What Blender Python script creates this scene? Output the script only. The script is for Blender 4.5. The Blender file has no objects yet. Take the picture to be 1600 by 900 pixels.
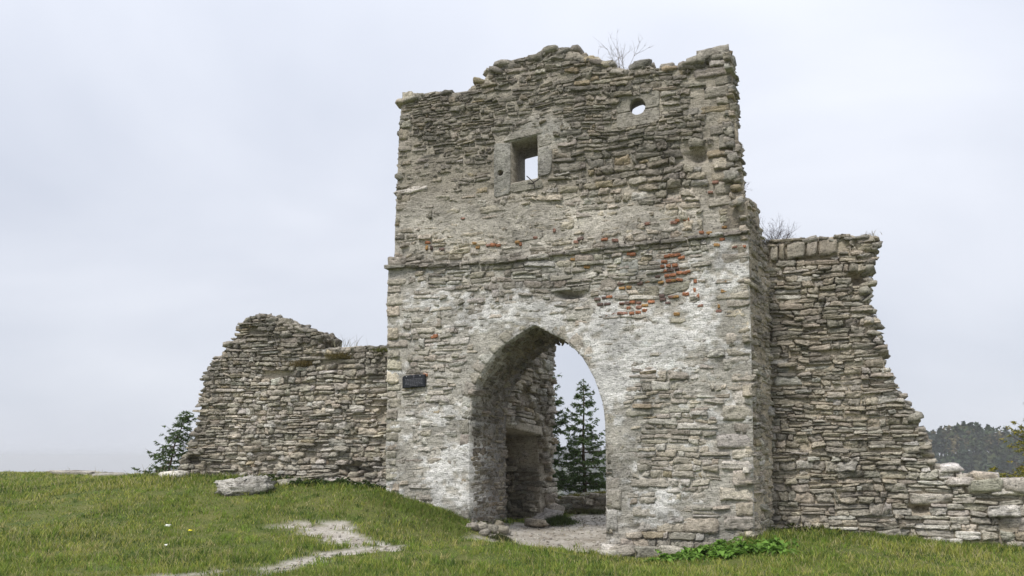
import bpy, math, random
import numpy as np

random.seed(11)
rng = np.random.default_rng(11)
scene = bpy.context.scene
COL = scene.collection

# ------------------------------------------------------------------ camera
F = 1300.0                      # focal length in pixels of a 1600 px wide frame
PITCH = math.radians(7.4)
EYE = 1.6
HORIZON = 715.0                 # eye level in the 1600x900 frame
SHIFT = (HORIZON - 450.0 - F * math.tan(PITCH)) / 1600.0
cam_d = bpy.data.cameras.new("camera")
cam_d.sensor_fit = 'HORIZONTAL'
cam_d.sensor_width = 36.0
cam_d.lens = 36.0 * F / 1600.0
cam_d.shift_y = SHIFT
cam_d.clip_end = 40000.0
cam = bpy.data.objects.new("camera", cam_d)
cam.location = (0, 0, EYE)
cam.rotation_euler = (math.pi / 2 + PITCH, 0, 0)
COL.objects.link(cam)
scene.camera = cam

# ------------------------------------------------------------------ world, sun, exposure
SUN_EL, SUN_AZ = math.radians(54), math.radians(216)     # azimuth from +Y clockwise: behind the camera, to the left
world = bpy.data.worlds.new("World")
scene.world = world
world.use_nodes = True
wn, wl = world.node_tree.nodes, world.node_tree.links
wn.clear()
wout = wn.new("ShaderNodeOutputWorld")
wbg = wn.new("ShaderNodeBackground")
wbg.inputs["Strength"].default_value = 0.1
sky = wn.new("ShaderNodeTexSky")
sky.sky_type = 'NISHITA'
sky.sun_disc = False
sky.sun_elevation = SUN_EL
sky.sun_rotation = SUN_AZ
tc = wn.new("ShaderNodeTexCoord")
mp = wn.new("ShaderNodeMapping")
mp.inputs["Scale"].default_value = (1.0, 1.0, 2.4)
mp.inputs["Rotation"].default_value = (0.0, 0.25, 0.0)
mp.inputs["Location"].default_value = (1.7, 0.3, 0.25)
n1 = wn.new("ShaderNodeTexNoise")
n1.inputs["Scale"].default_value = 1.5
n1.inputs["Detail"].default_value = 4.5
n1.inputs["Roughness"].default_value = 0.5
n1.inputs["Distortion"].default_value = 0.35
ramp = wn.new("ShaderNodeValToRGB")
ramp.color_ramp.elements[0].position = 0.30
ramp.color_ramp.elements[0].color = (0.40, 0.425, 0.487, 1)
ramp.color_ramp.elements[1].position = 0.68
ramp.color_ramp.elements[1].color = (0.545, 0.563, 0.612, 1)
scl = wn.new("ShaderNodeVectorMath")
scl.operation = 'SCALE'
scl.inputs["Scale"].default_value = 10.0
mixw = wn.new("ShaderNodeMixRGB")
mixw.inputs["Fac"].default_value = 0.96
wl.new(tc.outputs["Generated"], mp.inputs["Vector"])
wl.new(mp.outputs["Vector"], n1.inputs["Vector"])
wl.new(n1.outputs["Fac"], ramp.inputs["Fac"])
sepz = wn.new("ShaderNodeSeparateXYZ")
wl.new(tc.outputs["Generated"], sepz.inputs[0])
over = wn.new("ShaderNodeMapRange")
over.interpolation_type = 'SMOOTHSTEP'
over.inputs["From Min"].default_value = -0.02
over.inputs["From Max"].default_value = 0.75
over.inputs["To Min"].default_value = 0.87
over.inputs["To Max"].default_value = 1.18
wl.new(sepz.outputs["Z"], over.inputs["Value"])
ovm = wn.new("ShaderNodeVectorMath")
ovm.operation = 'SCALE'
wl.new(ramp.outputs["Color"], ovm.inputs[0])
wl.new(over.outputs["Result"], ovm.inputs["Scale"])
wl.new(ovm.outputs["Vector"], scl.inputs[0])
wl.new(sky.outputs["Color"], mixw.inputs["Color1"])
wl.new(scl.outputs["Vector"], mixw.inputs["Color2"])
wl.new(mixw.outputs["Color"], wbg.inputs["Color"])
wl.new(wbg.outputs["Background"], wout.inputs["Surface"])

sun_d = bpy.data.lights.new("sun", 'SUN')
sun_d.energy = 1.5
sun_d.angle = math.radians(10)
sun_d.color = (1.0, 0.96, 0.90)
sun = bpy.data.objects.new("sun", sun_d)
COL.objects.link(sun)
sun.rotation_euler = (math.pi / 2 - SUN_EL, 0, -SUN_AZ + math.pi)
sun.location = (0, 0, 60)

scene.view_settings.view_transform = 'Standard'
scene.view_settings.look = 'None'
scene.view_settings.gamma = 1.0
scene.view_settings.exposure = 0.8
scene.cycles.max_bounces = 6
scene.cycles.diffuse_bounces = 3
scene.cycles.volume_bounces = 0
scene.cycles.use_denoising = True

# ------------------------------------------------------------------ measuring helpers
CP, SP = math.cos(PITCH), math.sin(PITCH)


def ray(x, y):
    a = (x - 800.0) / F
    b = (450.0 - y + 1600.0 * SHIFT) / F
    return np.array([a, CP - b * SP, SP + b * CP])


def at(x, y, depth):
    """point of the place that the photograph shows at (x, y), depth metres ahead"""
    r = ray(x, y)
    return np.array([0, 0, EYE]) + r * (depth / r[1])


def proj(P):
    P = np.asarray(P, float)
    dx, dy, dz = P[..., 0], P[..., 1], P[..., 2] - EYE
    f = dy * CP + dz * SP
    b = (-dy * SP + dz * CP) / f
    return 800 + F * dx / f, 450 + 1600 * SHIFT - F * b


def _hash(ix, iy, iz):
    h = (ix.astype(np.int64) * 374761393 + iy.astype(np.int64) * 668265263 + iz.astype(np.int64) * 2147483647 + 1013904223) & 0xFFFFFFFF
    h = ((h ^ (h >> 13)) * 1274126177) & 0xFFFFFFFF
    h = ((h ^ (h >> 16)) * 2246822519) & 0xFFFFFFFF
    return ((h ^ (h >> 15)) & 0xFFFFFF) / float(0xFFFFFF)


def vnoise(x, y, z=0.0):
    """smooth value noise, -1..1"""
    x, y, z = np.broadcast_arrays(np.asarray(x, float), np.asarray(y, float), np.asarray(z, float))
    ix, iy, iz = np.floor(x), np.floor(y), np.floor(z)
    fx, fy, fz = x - ix, y - iy, z - iz
    fx, fy, fz = [f * f * (3 - 2 * f) for f in (fx, fy, fz)]
    r = 0
    for a in (0, 1):
        for b in (0, 1):
            for c in (0, 1):
                w = (fx if a else 1 - fx) * (fy if b else 1 - fy) * (fz if c else 1 - fz)
                r = r + w * _hash(ix + a, iy + b, iz + c)
    return r * 2 - 1


def fbm(x, y, z=0.0, o=3):
    s, a, t = 0, 1.0, 0
    for k in range(o):
        s = s + a * vnoise(x * 2 ** k + 17.3 * k, y * 2 ** k - 9.1 * k, np.asarray(z) * 2 ** k)
        t += a
        a *= 0.5
    return s / t


def inpoly(x, y, poly):
    x, y = np.asarray(x, float), np.asarray(y, float)
    ins = np.zeros(x.shape, bool)
    n = len(poly)
    for i in range(n):
        x0, y0 = poly[i]
        x1, y1 = poly[(i + 1) % n]
        if y0 == y1:
            continue
        c = ((y0 > y) != (y1 > y)) & (x < (x1 - x0) * (y - y0) / (y1 - y0) + x0)
        ins ^= c
    return ins


def smooth(a, b, x):
    t = np.clip((x - a) / (b - a), 0, 1)
    return t * t * (3 - 2 * t)


class Plane:
    def __init__(self, P0, e, n, up=(0, 0, 1)):
        self.P0, self.e, self.n, self.up = [np.array(v, float) for v in (P0, e, n, up)]

    def __call__(self, u, v, w):
        u, v, w = [np.asarray(k, float)[..., None] for k in np.broadcast_arrays(u, v, w)]
        return self.P0 + u * self.e + v * self.up + w * self.n

    def px(self, x, y, w=0.0):
        r = ray(x, y)
        A = np.stack([self.e, self.up, -r], 1)
        s = np.linalg.solve(A, np.array([0, 0, EYE]) - self.P0 - w * self.n)
        return s[0], s[1]

    def poly(self, pts, w=0.0):
        return [self.px(x, y, w) for x, y in pts]


# ------------------------------------------------------------------ materials
def new_mat(name):
    m = bpy.data.materials.new(name)
    m.use_nodes = True
    nt = m.node_tree
    b = nt.nodes["Principled BSDF"]
    b.inputs["Specular IOR Level"].default_value = 0.2
    b.inputs["Roughness"].default_value = 0.95
    return m, nt, b


def N(nt, typ, **kw):
    n = nt.nodes.new(typ)
    for k, v in kw.items():
        if k in n.inputs:
            n.inputs[k].default_value = v
        else:
            setattr(n, k, v)
    return n


def noise(nt, vec, scale, detail=3, rough=0.6):
    n = N(nt, "ShaderNodeTexNoise", Scale=scale, Detail=detail, Roughness=rough)
    nt.links.new(vec, n.inputs["Vector"])
    return n.outputs["Fac"]


def rampn(nt, fac, stops):
    r = N(nt, "ShaderNodeValToRGB")
    els = r.color_ramp.elements
    while len(els) < len(stops):
        els.new(0.5)
    for e, (p, c) in zip(els, stops):
        e.position = p
        e.color = (c, c, c, 1) if not isinstance(c, tuple) else (*c, 1)
    nt.links.new(fac, r.inputs["Fac"])
    return r.outputs["Color"]


def mix(nt, fac, a, b, typ='MIX'):
    m = N(nt, "ShaderNodeMixRGB", blend_type=typ)
    for s, k in ((fac, "Fac"), (a, "Color1"), (b, "Color2")):
        if isinstance(s, (int, float)):
            m.inputs[k].default_value = s if k == "Fac" else (s, s, s, 1)
        elif isinstance(s, tuple):
            m.inputs[k].default_value = (*s, 1)
        else:
            nt.links.new(s, m.inputs[k])
    return m.outputs["Color"]


def masonry_material(name, grain=1.0, lichen=0.5):
    """stone and lime mortar: own colour from the 'col' attribute, laminated grain with crevice shade put into its colour, dark and pale lichen, small dark specks"""
    m, nt, b = new_mat(name)
    at_ = N(nt, "ShaderNodeAttribute", attribute_name="col")
    geo = N(nt, "ShaderNodeNewGeometry")
    pos = geo.outputs["Position"]
    mpn = N(nt, "ShaderNodeMapping", Scale=(3.0, 3.0, 11.0))
    nt.links.new(pos, mpn.inputs["Vector"])
    lam = noise(nt, mpn.outputs["Vector"], 3.0, 5, 0.65)
    fine = noise(nt, pos, 34.0, 4, 0.7)
    med = noise(nt, pos, 6.0, 4, 0.62)
    big = noise(nt, pos, 1.1, 4, 0.6)
    c = at_.outputs["Color"]
    c = mix(nt, 1.0, c, rampn(nt, lam, [(0.28, 0.46), (0.47, 1.0), (0.75, 1.28)]), 'MULTIPLY')  # grain tone; its low range paints crevice shade into the colour
    c = mix(nt, 1.0, c, rampn(nt, fine, [(0.3, 0.56), (0.5, 1.0), (0.72, 1.32)]), 'MULTIPLY')
    c = mix(nt, 1.0, c, rampn(nt, big, [(0.32, 0.62), (0.5, 0.92), (0.68, 1.12)]), 'MULTIPLY')
    c = mix(nt, 1.0, c, rampn(nt, noise(nt, pos, 15.0, 3, 0.6), [(0.30, 0.38), (0.41, 1.0)]), 'MULTIPLY')  # small dark specks, in the colour only
    dk = rampn(nt, med, [(0.54, 0.0), (0.68, 0.85 * lichen)])
    c = mix(nt, dk, c, (0.075, 0.072, 0.062))
    pl = rampn(nt, noise(nt, pos, 9.0, 4, 0.7), [(0.62, 0.0), (0.72, 0.55 * lichen)])
    c = mix(nt, pl, c, (0.52, 0.51, 0.47))
    oc = rampn(nt, noise(nt, pos, 2.3, 5, 0.7), [(0.62, 0.0), (0.80, 0.35)])
    c = mix(nt, oc, c, (0.27, 0.21, 0.10))
    nt.links.new(c, b.inputs["Base Color"])
    bp = N(nt, "ShaderNodeBump", Strength=1.0 * grain, Distance=0.05)
    h = mix(nt, 0.45, lam, fine)
    nt.links.new(h, bp.inputs["Height"])
    nt.links.new(bp.outputs["Normal"], b.inputs["Normal"])
    return m


def plain_material(name, color, var=0.25, scale=20.0, rough=0.9):
    m, nt, b = new_mat(name)
    geo = N(nt, "ShaderNodeNewGeometry")
    f = noise(nt, geo.outputs["Position"], scale, 4)
    c = mix(nt, 1.0, color, rampn(nt, f, [(0.3, 1 - var), (0.7, 1 + var)]), 'MULTIPLY')
    nt.links.new(c, b.inputs["Base Color"])
    b.inputs["Roughness"].default_value = rough
    return m


def leaf_material(name, transl=0.35, var=0.0):
    m, nt, b = new_mat(name)
    at_ = N(nt, "ShaderNodeAttribute", attribute_name="col")
    c = at_.outputs["Color"]
    nt.links.new(c, b.inputs["Base Color"])
    b.inputs["Roughness"].default_value = 0.7
    t = N(nt, "ShaderNodeBsdfTranslucent")
    nt.links.new(c, t.inputs["Color"])
    ms = N(nt, "ShaderNodeMixShader", Fac=transl)
    out = nt.nodes["Material Output"]
    nt.links.new(b.outputs["BSDF"], ms.inputs[1])
    nt.links.new(t.outputs["BSDF"], ms.inputs[2])
    nt.links.new(ms.outputs["Shader"], out.inputs["Surface"])
    return m


MAT_STONE = masonry_material("limestone", 1.0, 0.55)
MAT_MORTAR = masonry_material("lime_mortar", 0.9, 0.30)
MAT_DRESSED = masonry_material("dressed_stone", 0.5, 0.25)
MAT_BRICK = masonry_material("old_brick", 0.7, 0.20)
MAT_LEAF = leaf_material("leaves", 0.35)
MAT_GRASS = leaf_material("grass_blades", 0.30)
MAT_NEEDLE = leaf_material("needles", 0.15)
MAT_BARK = plain_material("bark", (0.10, 0.075, 0.055), 0.4, 30)
MAT_TWIG = plain_material("dry_twig", (0.085, 0.06, 0.055), 0.3, 40)
MAT_TWIG_PALE = plain_material("pale_twig", (0.30, 0.27, 0.25), 0.2, 40)
MAT_METAL = plain_material("dark_bronze", (0.025, 0.027, 0.032), 0.3, 30, 0.5)
MAT_LETTER = plain_material("worn_lettering", (0.16, 0.16, 0.18), 0.4, 60, 0.6)
MAT_SCREW = plain_material("bright_screw", (0.6, 0.6, 0.6), 0.1, 30, 0.4)
MAT_IRON = plain_material("rusty_iron", (0.035, 0.03, 0.027), 0.3, 30, 0.8)
MAT_PAPER = plain_material("paper", (0.78, 0.78, 0.72), 0.05, 30)
MAT_YELLOW = plain_material("yellow_wrapper", (0.80, 0.70, 0.05), 0.05, 30)


# ------------------------------------------------------------------ mesh helpers
def mesh_from(name, V, faces, col=None, smooth_=False):
    """V (n,3); faces: list of (m,k) int arrays"""
    me = bpy.data.meshes.new(name)
    V = np.ascontiguousarray(V, np.float32)
    faces = [np.asarray(f, np.int32) for f in faces if len(f)]
    loops = np.concatenate([f.ravel() for f in faces])
    sizes = np.concatenate([np.full(len(f), f.shape[1], np.int32) for f in faces])
    starts = np.concatenate([[0], np.cumsum(sizes)[:-1]]).astype(np.int32)
    me.vertices.add(len(V))
    me.vertices.foreach_set("co", V.ravel())
    me.loops.add(len(loops))
    me.loops.foreach_set("vertex_index", loops.astype(np.int32))
    me.polygons.add(len(sizes))
    me.polygons.foreach_set("loop_start", starts)
    me.polygons.foreach_set("loop_total", sizes)
    if smooth_:
        me.polygons.foreach_set("use_smooth", np.ones(len(sizes), bool))
    me.update(calc_edges=True)
    if col is not None:
        a = me.color_attributes.new("col", 'FLOAT_COLOR', 'POINT')
        c = np.ones((len(V), 4), np.float32)
        c[:, :3] = col
        a.data.foreach_set("color", c.ravel())
    return me


def link(name, me, mat, parent=None, origin=None):
    """me in world coordinates; origin: where the object's own origin goes"""
    o = bpy.data.objects.new(name, me)
    COL.objects.link(o)
    org = np.zeros(3) if origin is None else np.asarray(origin, float)
    if origin is not None:
        n = len(me.vertices)
        co = np.empty(n * 3, np.float32)
        me.vertices.foreach_get("co", co)
        me.vertices.foreach_set("co", (co.reshape(-1, 3) - org).astype(np.float32).ravel())
    base = np.zeros(3)
    if parent is not None:
        o.parent = parent
        base = np.array(parent["_org"])
    elif origin is not None:
        pass
    o.location = org - base
    if parent is not None and "_org" in parent:
        pass
    o["_org"] = [float(k) for k in org]
    if mat is not None and not me.materials:
        me.materials.append(mat)
    return o


def thing(name, label, cat, loc, group=None):
    o = bpy.data.objects.new(name, None)
    COL.objects.link(o)
    o.location = loc
    o.empty_display_size = 0.3
    o["_org"] = [float(k) for k in loc]
    tag(o, label, cat, group)
    return o


def tag(o, label=None, cat=None, group=None, kind=None):
    for k, v in (("label", label), ("category", cat), ("group", group), ("kind", kind)):
        if v:
            o[k] = v
    return o


def tube(pts, radii, k=6):
    """tapered tube along a polyline -> V, quads"""
    pts = np.asarray(pts, float)
    n = len(pts)
    T = np.gradient(pts, axis=0)
    T /= np.linalg.norm(T, axis=1)[:, None] + 1e-9
    ref = np.where(np.abs(T[:, 2:3]) > 0.9, np.array([[1.0, 0, 0]]), np.array([[0, 0, 1.0]]))
    A = np.cross(T, ref)
    A /= np.linalg.norm(A, axis=1)[:, None] + 1e-9
    B = np.cross(T, A)
    th = np.arange(k) * 2 * math.pi / k
    V = pts[:, None] + np.asarray(radii)[:, None, None] * (np.cos(th)[None, :, None] * A[:, None] + np.sin(th)[None, :, None] * B[:, None])
    q = []
    for i in range(n - 1):
        for j in range(k):
            q.append((i * k + j, i * k + (j + 1) % k, (i + 1) * k + (j + 1) % k, (i + 1) * k + j))
    return V.reshape(-1, 3), np.array(q)


class Bag:
    """collects pieces of one mesh"""
    def __init__(self):
        self.V, self.C, self.Fq, self.Ft, self.n = [], [], [], [], 0

    def add(self, V, quads=None, tris=None, col=None):
        V = np.asarray(V, float)
        if quads is not None and len(quads):
            self.Fq.append(np.asarray(quads) + self.n)
        if tris is not None and len(tris):
            self.Ft.append(np.asarray(tris) + self.n)
        self.V.append(V)
        c = np.ones((len(V), 3)) * (np.array([1, 1, 1]) if col is None else np.asarray(col))
        self.C.append(c)
        self.n += len(V)

    def mesh(self, name, smooth_=False):
        f = []
        if self.Fq:
            f.append(np.concatenate(self.Fq))
        if self.Ft:
            f.append(np.concatenate(self.Ft))
        return mesh_from(name, np.concatenate(self.V), f, np.concatenate(self.C), smooth_)


# ------------------------------------------------------------------ masonry
NX, NY = 9, 6
_ga, _gb = np.meshgrid(np.linspace(-1, 1, NX), np.linspace(-1, 1, NY), indexing='xy')
_ga, _gb = _ga.ravel(), _gb.ravel()
_ring = ([j for j in range(NX)] + [r * NX + NX - 1 for r in range(1, NY)] +
         [(NY - 1) * NX + j for j in range(NX - 2, -1, -1)] + [r * NX for r in range(NY - 2, 0, -1)])
_nr = len(_ring)
_fq = [(r * NX + j, r * NX + j + 1, (r + 1) * NX + j + 1, (r + 1) * NX + j) for r in range(NY - 1) for j in range(NX - 1)]
_m0 = NX * NY
_sq = [(_ring[(i + 1) % _nr], _ring[i], _m0 + i, _m0 + (i + 1) % _nr) for i in range(_nr)]
STONE_Q = np.array(_fq + _sq)
STONE_N = _m0 + _nr


def stones(mapping, quads, prot, rnd, gap, cols, back=0.14, rough=1.0, lam=1.0):
    """quads (n,4,2): corners (u,v) counter-clockwise from bottom left. Returns V (n,STONE_N,3), C (n,STONE_N,3)"""
    n = len(quads)
    Q = np.asarray(quads, float)
    prot, rnd, gap = [np.broadcast_to(np.asarray(k, float), (n,)) for k in (prot, rnd, gap)]
    ctr = Q.mean(1)
    wid = np.linalg.norm(Q[:, 1] - Q[:, 0] + Q[:, 2] - Q[:, 3], axis=1) / 2
    hei = np.linalg.norm(Q[:, 3] - Q[:, 0] + Q[:, 2] - Q[:, 1], axis=1) / 2
    a = np.repeat(_ga[None], n, 0)
    b = np.repeat(_gb[None], n, 0)
    k = rnd[:, None]
    # softened corners
    a2 = a * np.sqrt(1 - k * b * b / 2)
    b2 = b * np.sqrt(1 - k * a * a / 2)
    edge = np.maximum(np.abs(a), np.abs(b)) ** 7
    seed = rng.random((n, 1)) * 100
    a2 = a2 + 0.20 * rough * edge * vnoise(b * 1.9 + seed, a * 1.3, seed * 1.7) * np.minimum(1, (0.25 / np.maximum(wid, .05)))[:, None]
    b2 = b2 + 0.34 * rough * edge * vnoise(a * 2.6 + seed * 2, b * 1.3, seed * 0.7 + 9)
    sx = (1 - 2 * gap / np.maximum(wid, 0.03))[:, None].clip(0.5, 1)
    sy = (1 - 2 * gap / np.maximum(hei, 0.03))[:, None].clip(0.5, 1)
    s, t = (a2 * sx + 1) / 2, (b2 * sy + 1) / 2
    P = (Q[:, None, 0] * ((1 - s) * (1 - t))[..., None] + Q[:, None, 1] * (s * (1 - t))[..., None] +
         Q[:, None, 2] * (s * t)[..., None] + Q[:, None, 3] * ((1 - s) * t)[..., None])
    amp = np.minimum(hei, 0.25)[:, None] * rough
    w = prot[:, None] - edge * (0.08 * amp + 0.006) + rng.normal(0, 0.075, (n, _m0)) * amp
    w = w + amp * 0.11 * (rng.normal(0, 1, (n, 1)) * a + rng.normal(-0.6, 1, (n, 1)) * b)
    lb = b * 1.3 + 0.5 * vnoise(a * 1.4 + seed, b, seed) + seed
    w = w + lam * amp * (0.12 * vnoise(a * 0.9 + seed, b * 3.5, seed) + 0.22 * ((lb - np.floor(lb)) - 0.5))
    front = np.dstack([P, w])
    rg = front[:, _ring].copy()
    rg[:, :, 2] = (prot - back)[:, None]
    allp = np.concatenate([front, rg], 1)
    V = mapping(allp[..., 0], allp[..., 1], allp[..., 2])
    C = np.repeat(np.asarray(cols)[:, None], STONE_N, 1) * (1 + 0.10 * rng.normal(0, 1, (n, STONE_N, 1)))
    return V, np.clip(C, 0.01, 0.9)


def faces_for(n):
    return (STONE_Q[None] + (np.arange(n) * STONE_N)[:, None, None]).reshape(-1, 4)


def lay_courses(u0, u1, v0, v1, hfun, wfun, row=0.22):
    """irregular coursed rubble: list of (s0,s1,t0,t1)"""
    cells = []
    t = v0
    while t < v1:
        rh = row * rng.uniform(0.6, 1.5)
        s = u0 - rng.uniform(0, 0.4)
        while s < u1:
            bw = rng.uniform(0.35, 1.1)
            h = hfun(s + bw / 2, t + rh / 2)
            k = int(np.clip(round(rh / (h * rng.uniform(0.6, 1.6))), 1, 4))
            cuts = np.concatenate([[0], (np.arange(1, k) + rng.uniform(-0.25, 0.25, k - 1)) / k, [1]])
            for i in range(k):
                x = s
                while x < s + bw - 1e-6:
                    w = wfun(x, t) * rng.lognormal(0, 0.48)
                    if x + w > s + bw - 0.08:
                        w = s + bw - x
                    cells.append((x, x + w, t + rh * cuts[i], t + rh * cuts[i + 1]))
                    x += w
            s += bw
        t += rh
    return np.array(cells)


def warp(u, v, k=1.0, sd=0.0):
    wu = 0.05 * vnoise(u * 1.7 + sd, v * 2.3 + 5) + 0.02 * vnoise(u * 5 + sd, v * 9)
    wv = 0.04 * vnoise(u * 0.9 + 30 + sd, v * 1.1) + 0.03 * vnoise(u * 3.7, v * 4 + sd)
    return u + k * wu, v + k * wv


def cell_quads(cells, k=1.0, jit=0.012, sd=0.0):
    s0, s1, t0, t1 = cells.T
    q = np.stack([np.stack([s0, t0], 1), np.stack([s1, t0], 1), np.stack([s1, t1], 1), np.stack([s0, t1], 1)], 1)
    uu, vv = warp(q[..., 0], q[..., 1], k, sd)
    return np.stack([uu, vv], 2) + rng.normal(0, 1.0, q.shape) * np.array([1.5 * jit, jit])


def core(name, pl, outer, holes, thick, h, wfun, colfun, mat, parent, backcol=(0.2, 0.18, 0.15), flare=None):
    """solid body of a wall: front sheet with real relief, reveals and back"""
    O = np.array(outer)
    u0, v0 = O.min(0) - h
    u1, v1 = O.max(0) + h
    nx, ny = int((u1 - u0) / h) + 2, int((v1 - v0) / h) + 2
    us, vs = u0 + h * np.arange(nx), v0 + h * np.arange(ny)
    U, Vv = np.meshgrid(us, vs, indexing='ij')
    cu, cv = U[:-1, :-1] + h / 2, Vv[:-1, :-1] + h / 2
    ins = inpoly(cu, cv, outer)
    for hl in holes:
        ins &= ~inpoly(cu, cv, hl)
    cnt = np.zeros((nx, ny), int)
    for a in (0, 1):
        for b in (0, 1):
            cnt[a:nx - 1 + a, b:ny - 1 + b] += ins
    used = cnt > 0
    bd = used & (cnt < 4)
    bi = np.argwhere(bd)
    bp = np.stack([U[bd], Vv[bd]], 1)
    best = np.full(len(bp), 1e9)
    bpos = bp.copy()
    for pol in [outer] + list(holes):
        p = np.array(pol)
        for i in range(len(p)):
            A, B = p[i], p[(i + 1) % len(p)]
            d = B - A
            L = (d ** 2).sum()
            if L < 1e-12:
                continue
            tt = np.clip(((bp - A) @ d) / L, 0, 1)
            X = A + tt[:, None] * d
            ds = ((bp - X) ** 2).sum(1)
            m = ds < best
            best[m] = ds[m]
            bpos[m] = X[m]
    near = best < (1.2 * h) ** 2
    U, Vv = U.copy(), Vv.copy()
    U[bi[near, 0], bi[near, 1]] = bpos[near, 0]
    Vv[bi[near, 0], bi[near, 1]] = bpos[near, 1]
    idx = np.full((nx, ny), -1)
    idx[used] = np.arange(used.sum())
    n = used.sum()
    fu, fv = U[used], Vv[used]
    W = wfun(fu, fv)
    front = pl(fu, fv, W)
    bu, bv = fu, fv
    if flare is not None:                      # an opening that widens towards the back
        (c_u, c_v), r0, amt = flare
        dd = np.hypot(fu - c_u, fv - c_v) + 1e-6
        sh = amt * np.exp(-((dd - r0) / 0.45) ** 2) * (dd >= r0 * 0.9)
        bu, bv = fu + (fu - c_u) / dd * sh, fv + (fv - c_v) / dd * sh
    backp = pl(bu, bv, np.full(n, -thick))
    c = np.argwhere(ins)
    i, j = c[:, 0], c[:, 1]
    fq = np.stack([idx[i, j], idx[i + 1, j], idx[i + 1, j + 1], idx[i, j + 1]], 1)
    bq = fq[:, ::-1] + n
    pad = np.zeros((nx + 1, ny + 1), bool)
    pad[1:nx, 1:ny] = ins
    sides = []
    for di, dj, va, vb in ((-1, 0, (0, 1), (0, 0)), (1, 0, (1, 0), (1, 1)), (0, -1, (0, 0), (1, 0)), (0, 1, (1, 1), (0, 1))):
        m = ~pad[i + 1 + di, j + 1 + dj]
        A = idx[i[m] + va[0], j[m] + va[1]]
        B = idx[i[m] + vb[0], j[m] + vb[1]]
        sides.append(np.stack([B, A, A + n, B + n], 1))
    fc = colfun(fu, fv)
    bc = np.ones((n, 3)) * np.array(backcol)
    me = mesh_from(name, np.concatenate([front, backp]), [fq, bq] + sides, np.concatenate([fc, bc]))
    return link(name, me, mat, parent, None if parent is None else parent["_org"])


def rocks(ctr, size, cols, rough=0.16, seed0=0, k=(9, 6), axes=None, square=0.55):
    """irregular blocks: superellipsoids with noise; size (n,3) half extents -> V (n,m,3), quads, C"""
    ctr, size = np.asarray(ctr, float), np.asarray(size, float)
    n = len(ctr)
    ka, kb = k
    th = np.linspace(0, 2 * math.pi, ka, endpoint=False)
    ph = np.linspace(-math.pi / 2, math.pi / 2, kb)
    TH, PH = np.meshgrid(th, ph, indexing='xy')
    pw = lambda x: np.sign(x) * np.abs(x) ** square
    S = np.stack([pw(np.cos(PH)) * pw(np.cos(TH)), pw(np.cos(PH)) * pw(np.sin(TH)), pw(np.sin(PH))], 2).reshape(-1, 3)
    m = len(S)
    sd = rng.random((n, 1)) * 200 + seed0
    d = 1 + rough * 1.6 * vnoise(S[None, :, 0] * 1.5 + sd, S[None, :, 1] * 1.5, S[None, :, 2] * 1.5 + sd) + rough * 0.35 * rng.normal(0, 1, (n, m))
    V = S[None] * d[..., None] * size[:, None]
    if axes is None:
        axes = np.repeat(np.eye(3)[None], n, 0)
    V = np.einsum('nmk,nkj->nmj', V, axes) + ctr[:, None]
    q = []
    for r in range(kb - 1):
        for j in range(ka):
            q.append((r * ka + j, r * ka + (j + 1) % ka, (r + 1) * ka + (j + 1) % ka, (r + 1) * ka + j))
    q = np.array(q)
    C = np.repeat(np.asarray(cols)[:, None], m, 1) * (1 + 0.10 * rng.normal(0, 1, (n, m, 1)))
    return V, q, np.clip(C, 0.01, 0.9)


def rot_axes(n, tilt=0.2, basis=None):
    """random small rotations about a basis"""
    out = []
    for _ in range(n):
        az, ax, ay = rng.normal(0, tilt, 3)
        Rz = np.array([[math.cos(az), -math.sin(az), 0], [math.sin(az), math.cos(az), 0], [0, 0, 1]])
        Rx = np.array([[1, 0, 0], [0, math.cos(ax), -math.sin(ax)], [0, math.sin(ax), math.cos(ax)]])
        Ry = np.array([[math.cos(ay), 0, math.sin(ay)], [0, 1, 0], [-math.sin(ay), 0, math.cos(ay)]])
        R = Rz @ Rx @ Ry
        out.append((R if basis is None else R @ basis))
    return np.array(out)


def add_rocks(bag, ctr, size, cols, **kw):
    V, q, C = rocks(ctr, size, cols, **kw)
    n, m = V.shape[:2]
    bag.add(V.reshape(-1, 3), (q[None] + (np.arange(n) * m)[:, None, None]).reshape(-1, 4), None, C.reshape(-1, 3))


def emit_stones(V, C, score, parent, bag, keep, name="stone", mat=None):
    """the highest-scoring stones become parts of their own, the rest goes into bag"""
    n = len(V)
    order = np.argsort(-score)
    single = order[:keep]
    rest = order[keep:]
    for i in single:
        me = mesh_from(name, V[i], [STONE_Q], C[i])
        link(name, me, mat or MAT_STONE, parent, V[i].mean(0))
    if len(rest):
        bag.add(V[rest].reshape(-1, 3), faces_for(len(rest)), None, C[rest].reshape(-1, 3))


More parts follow.
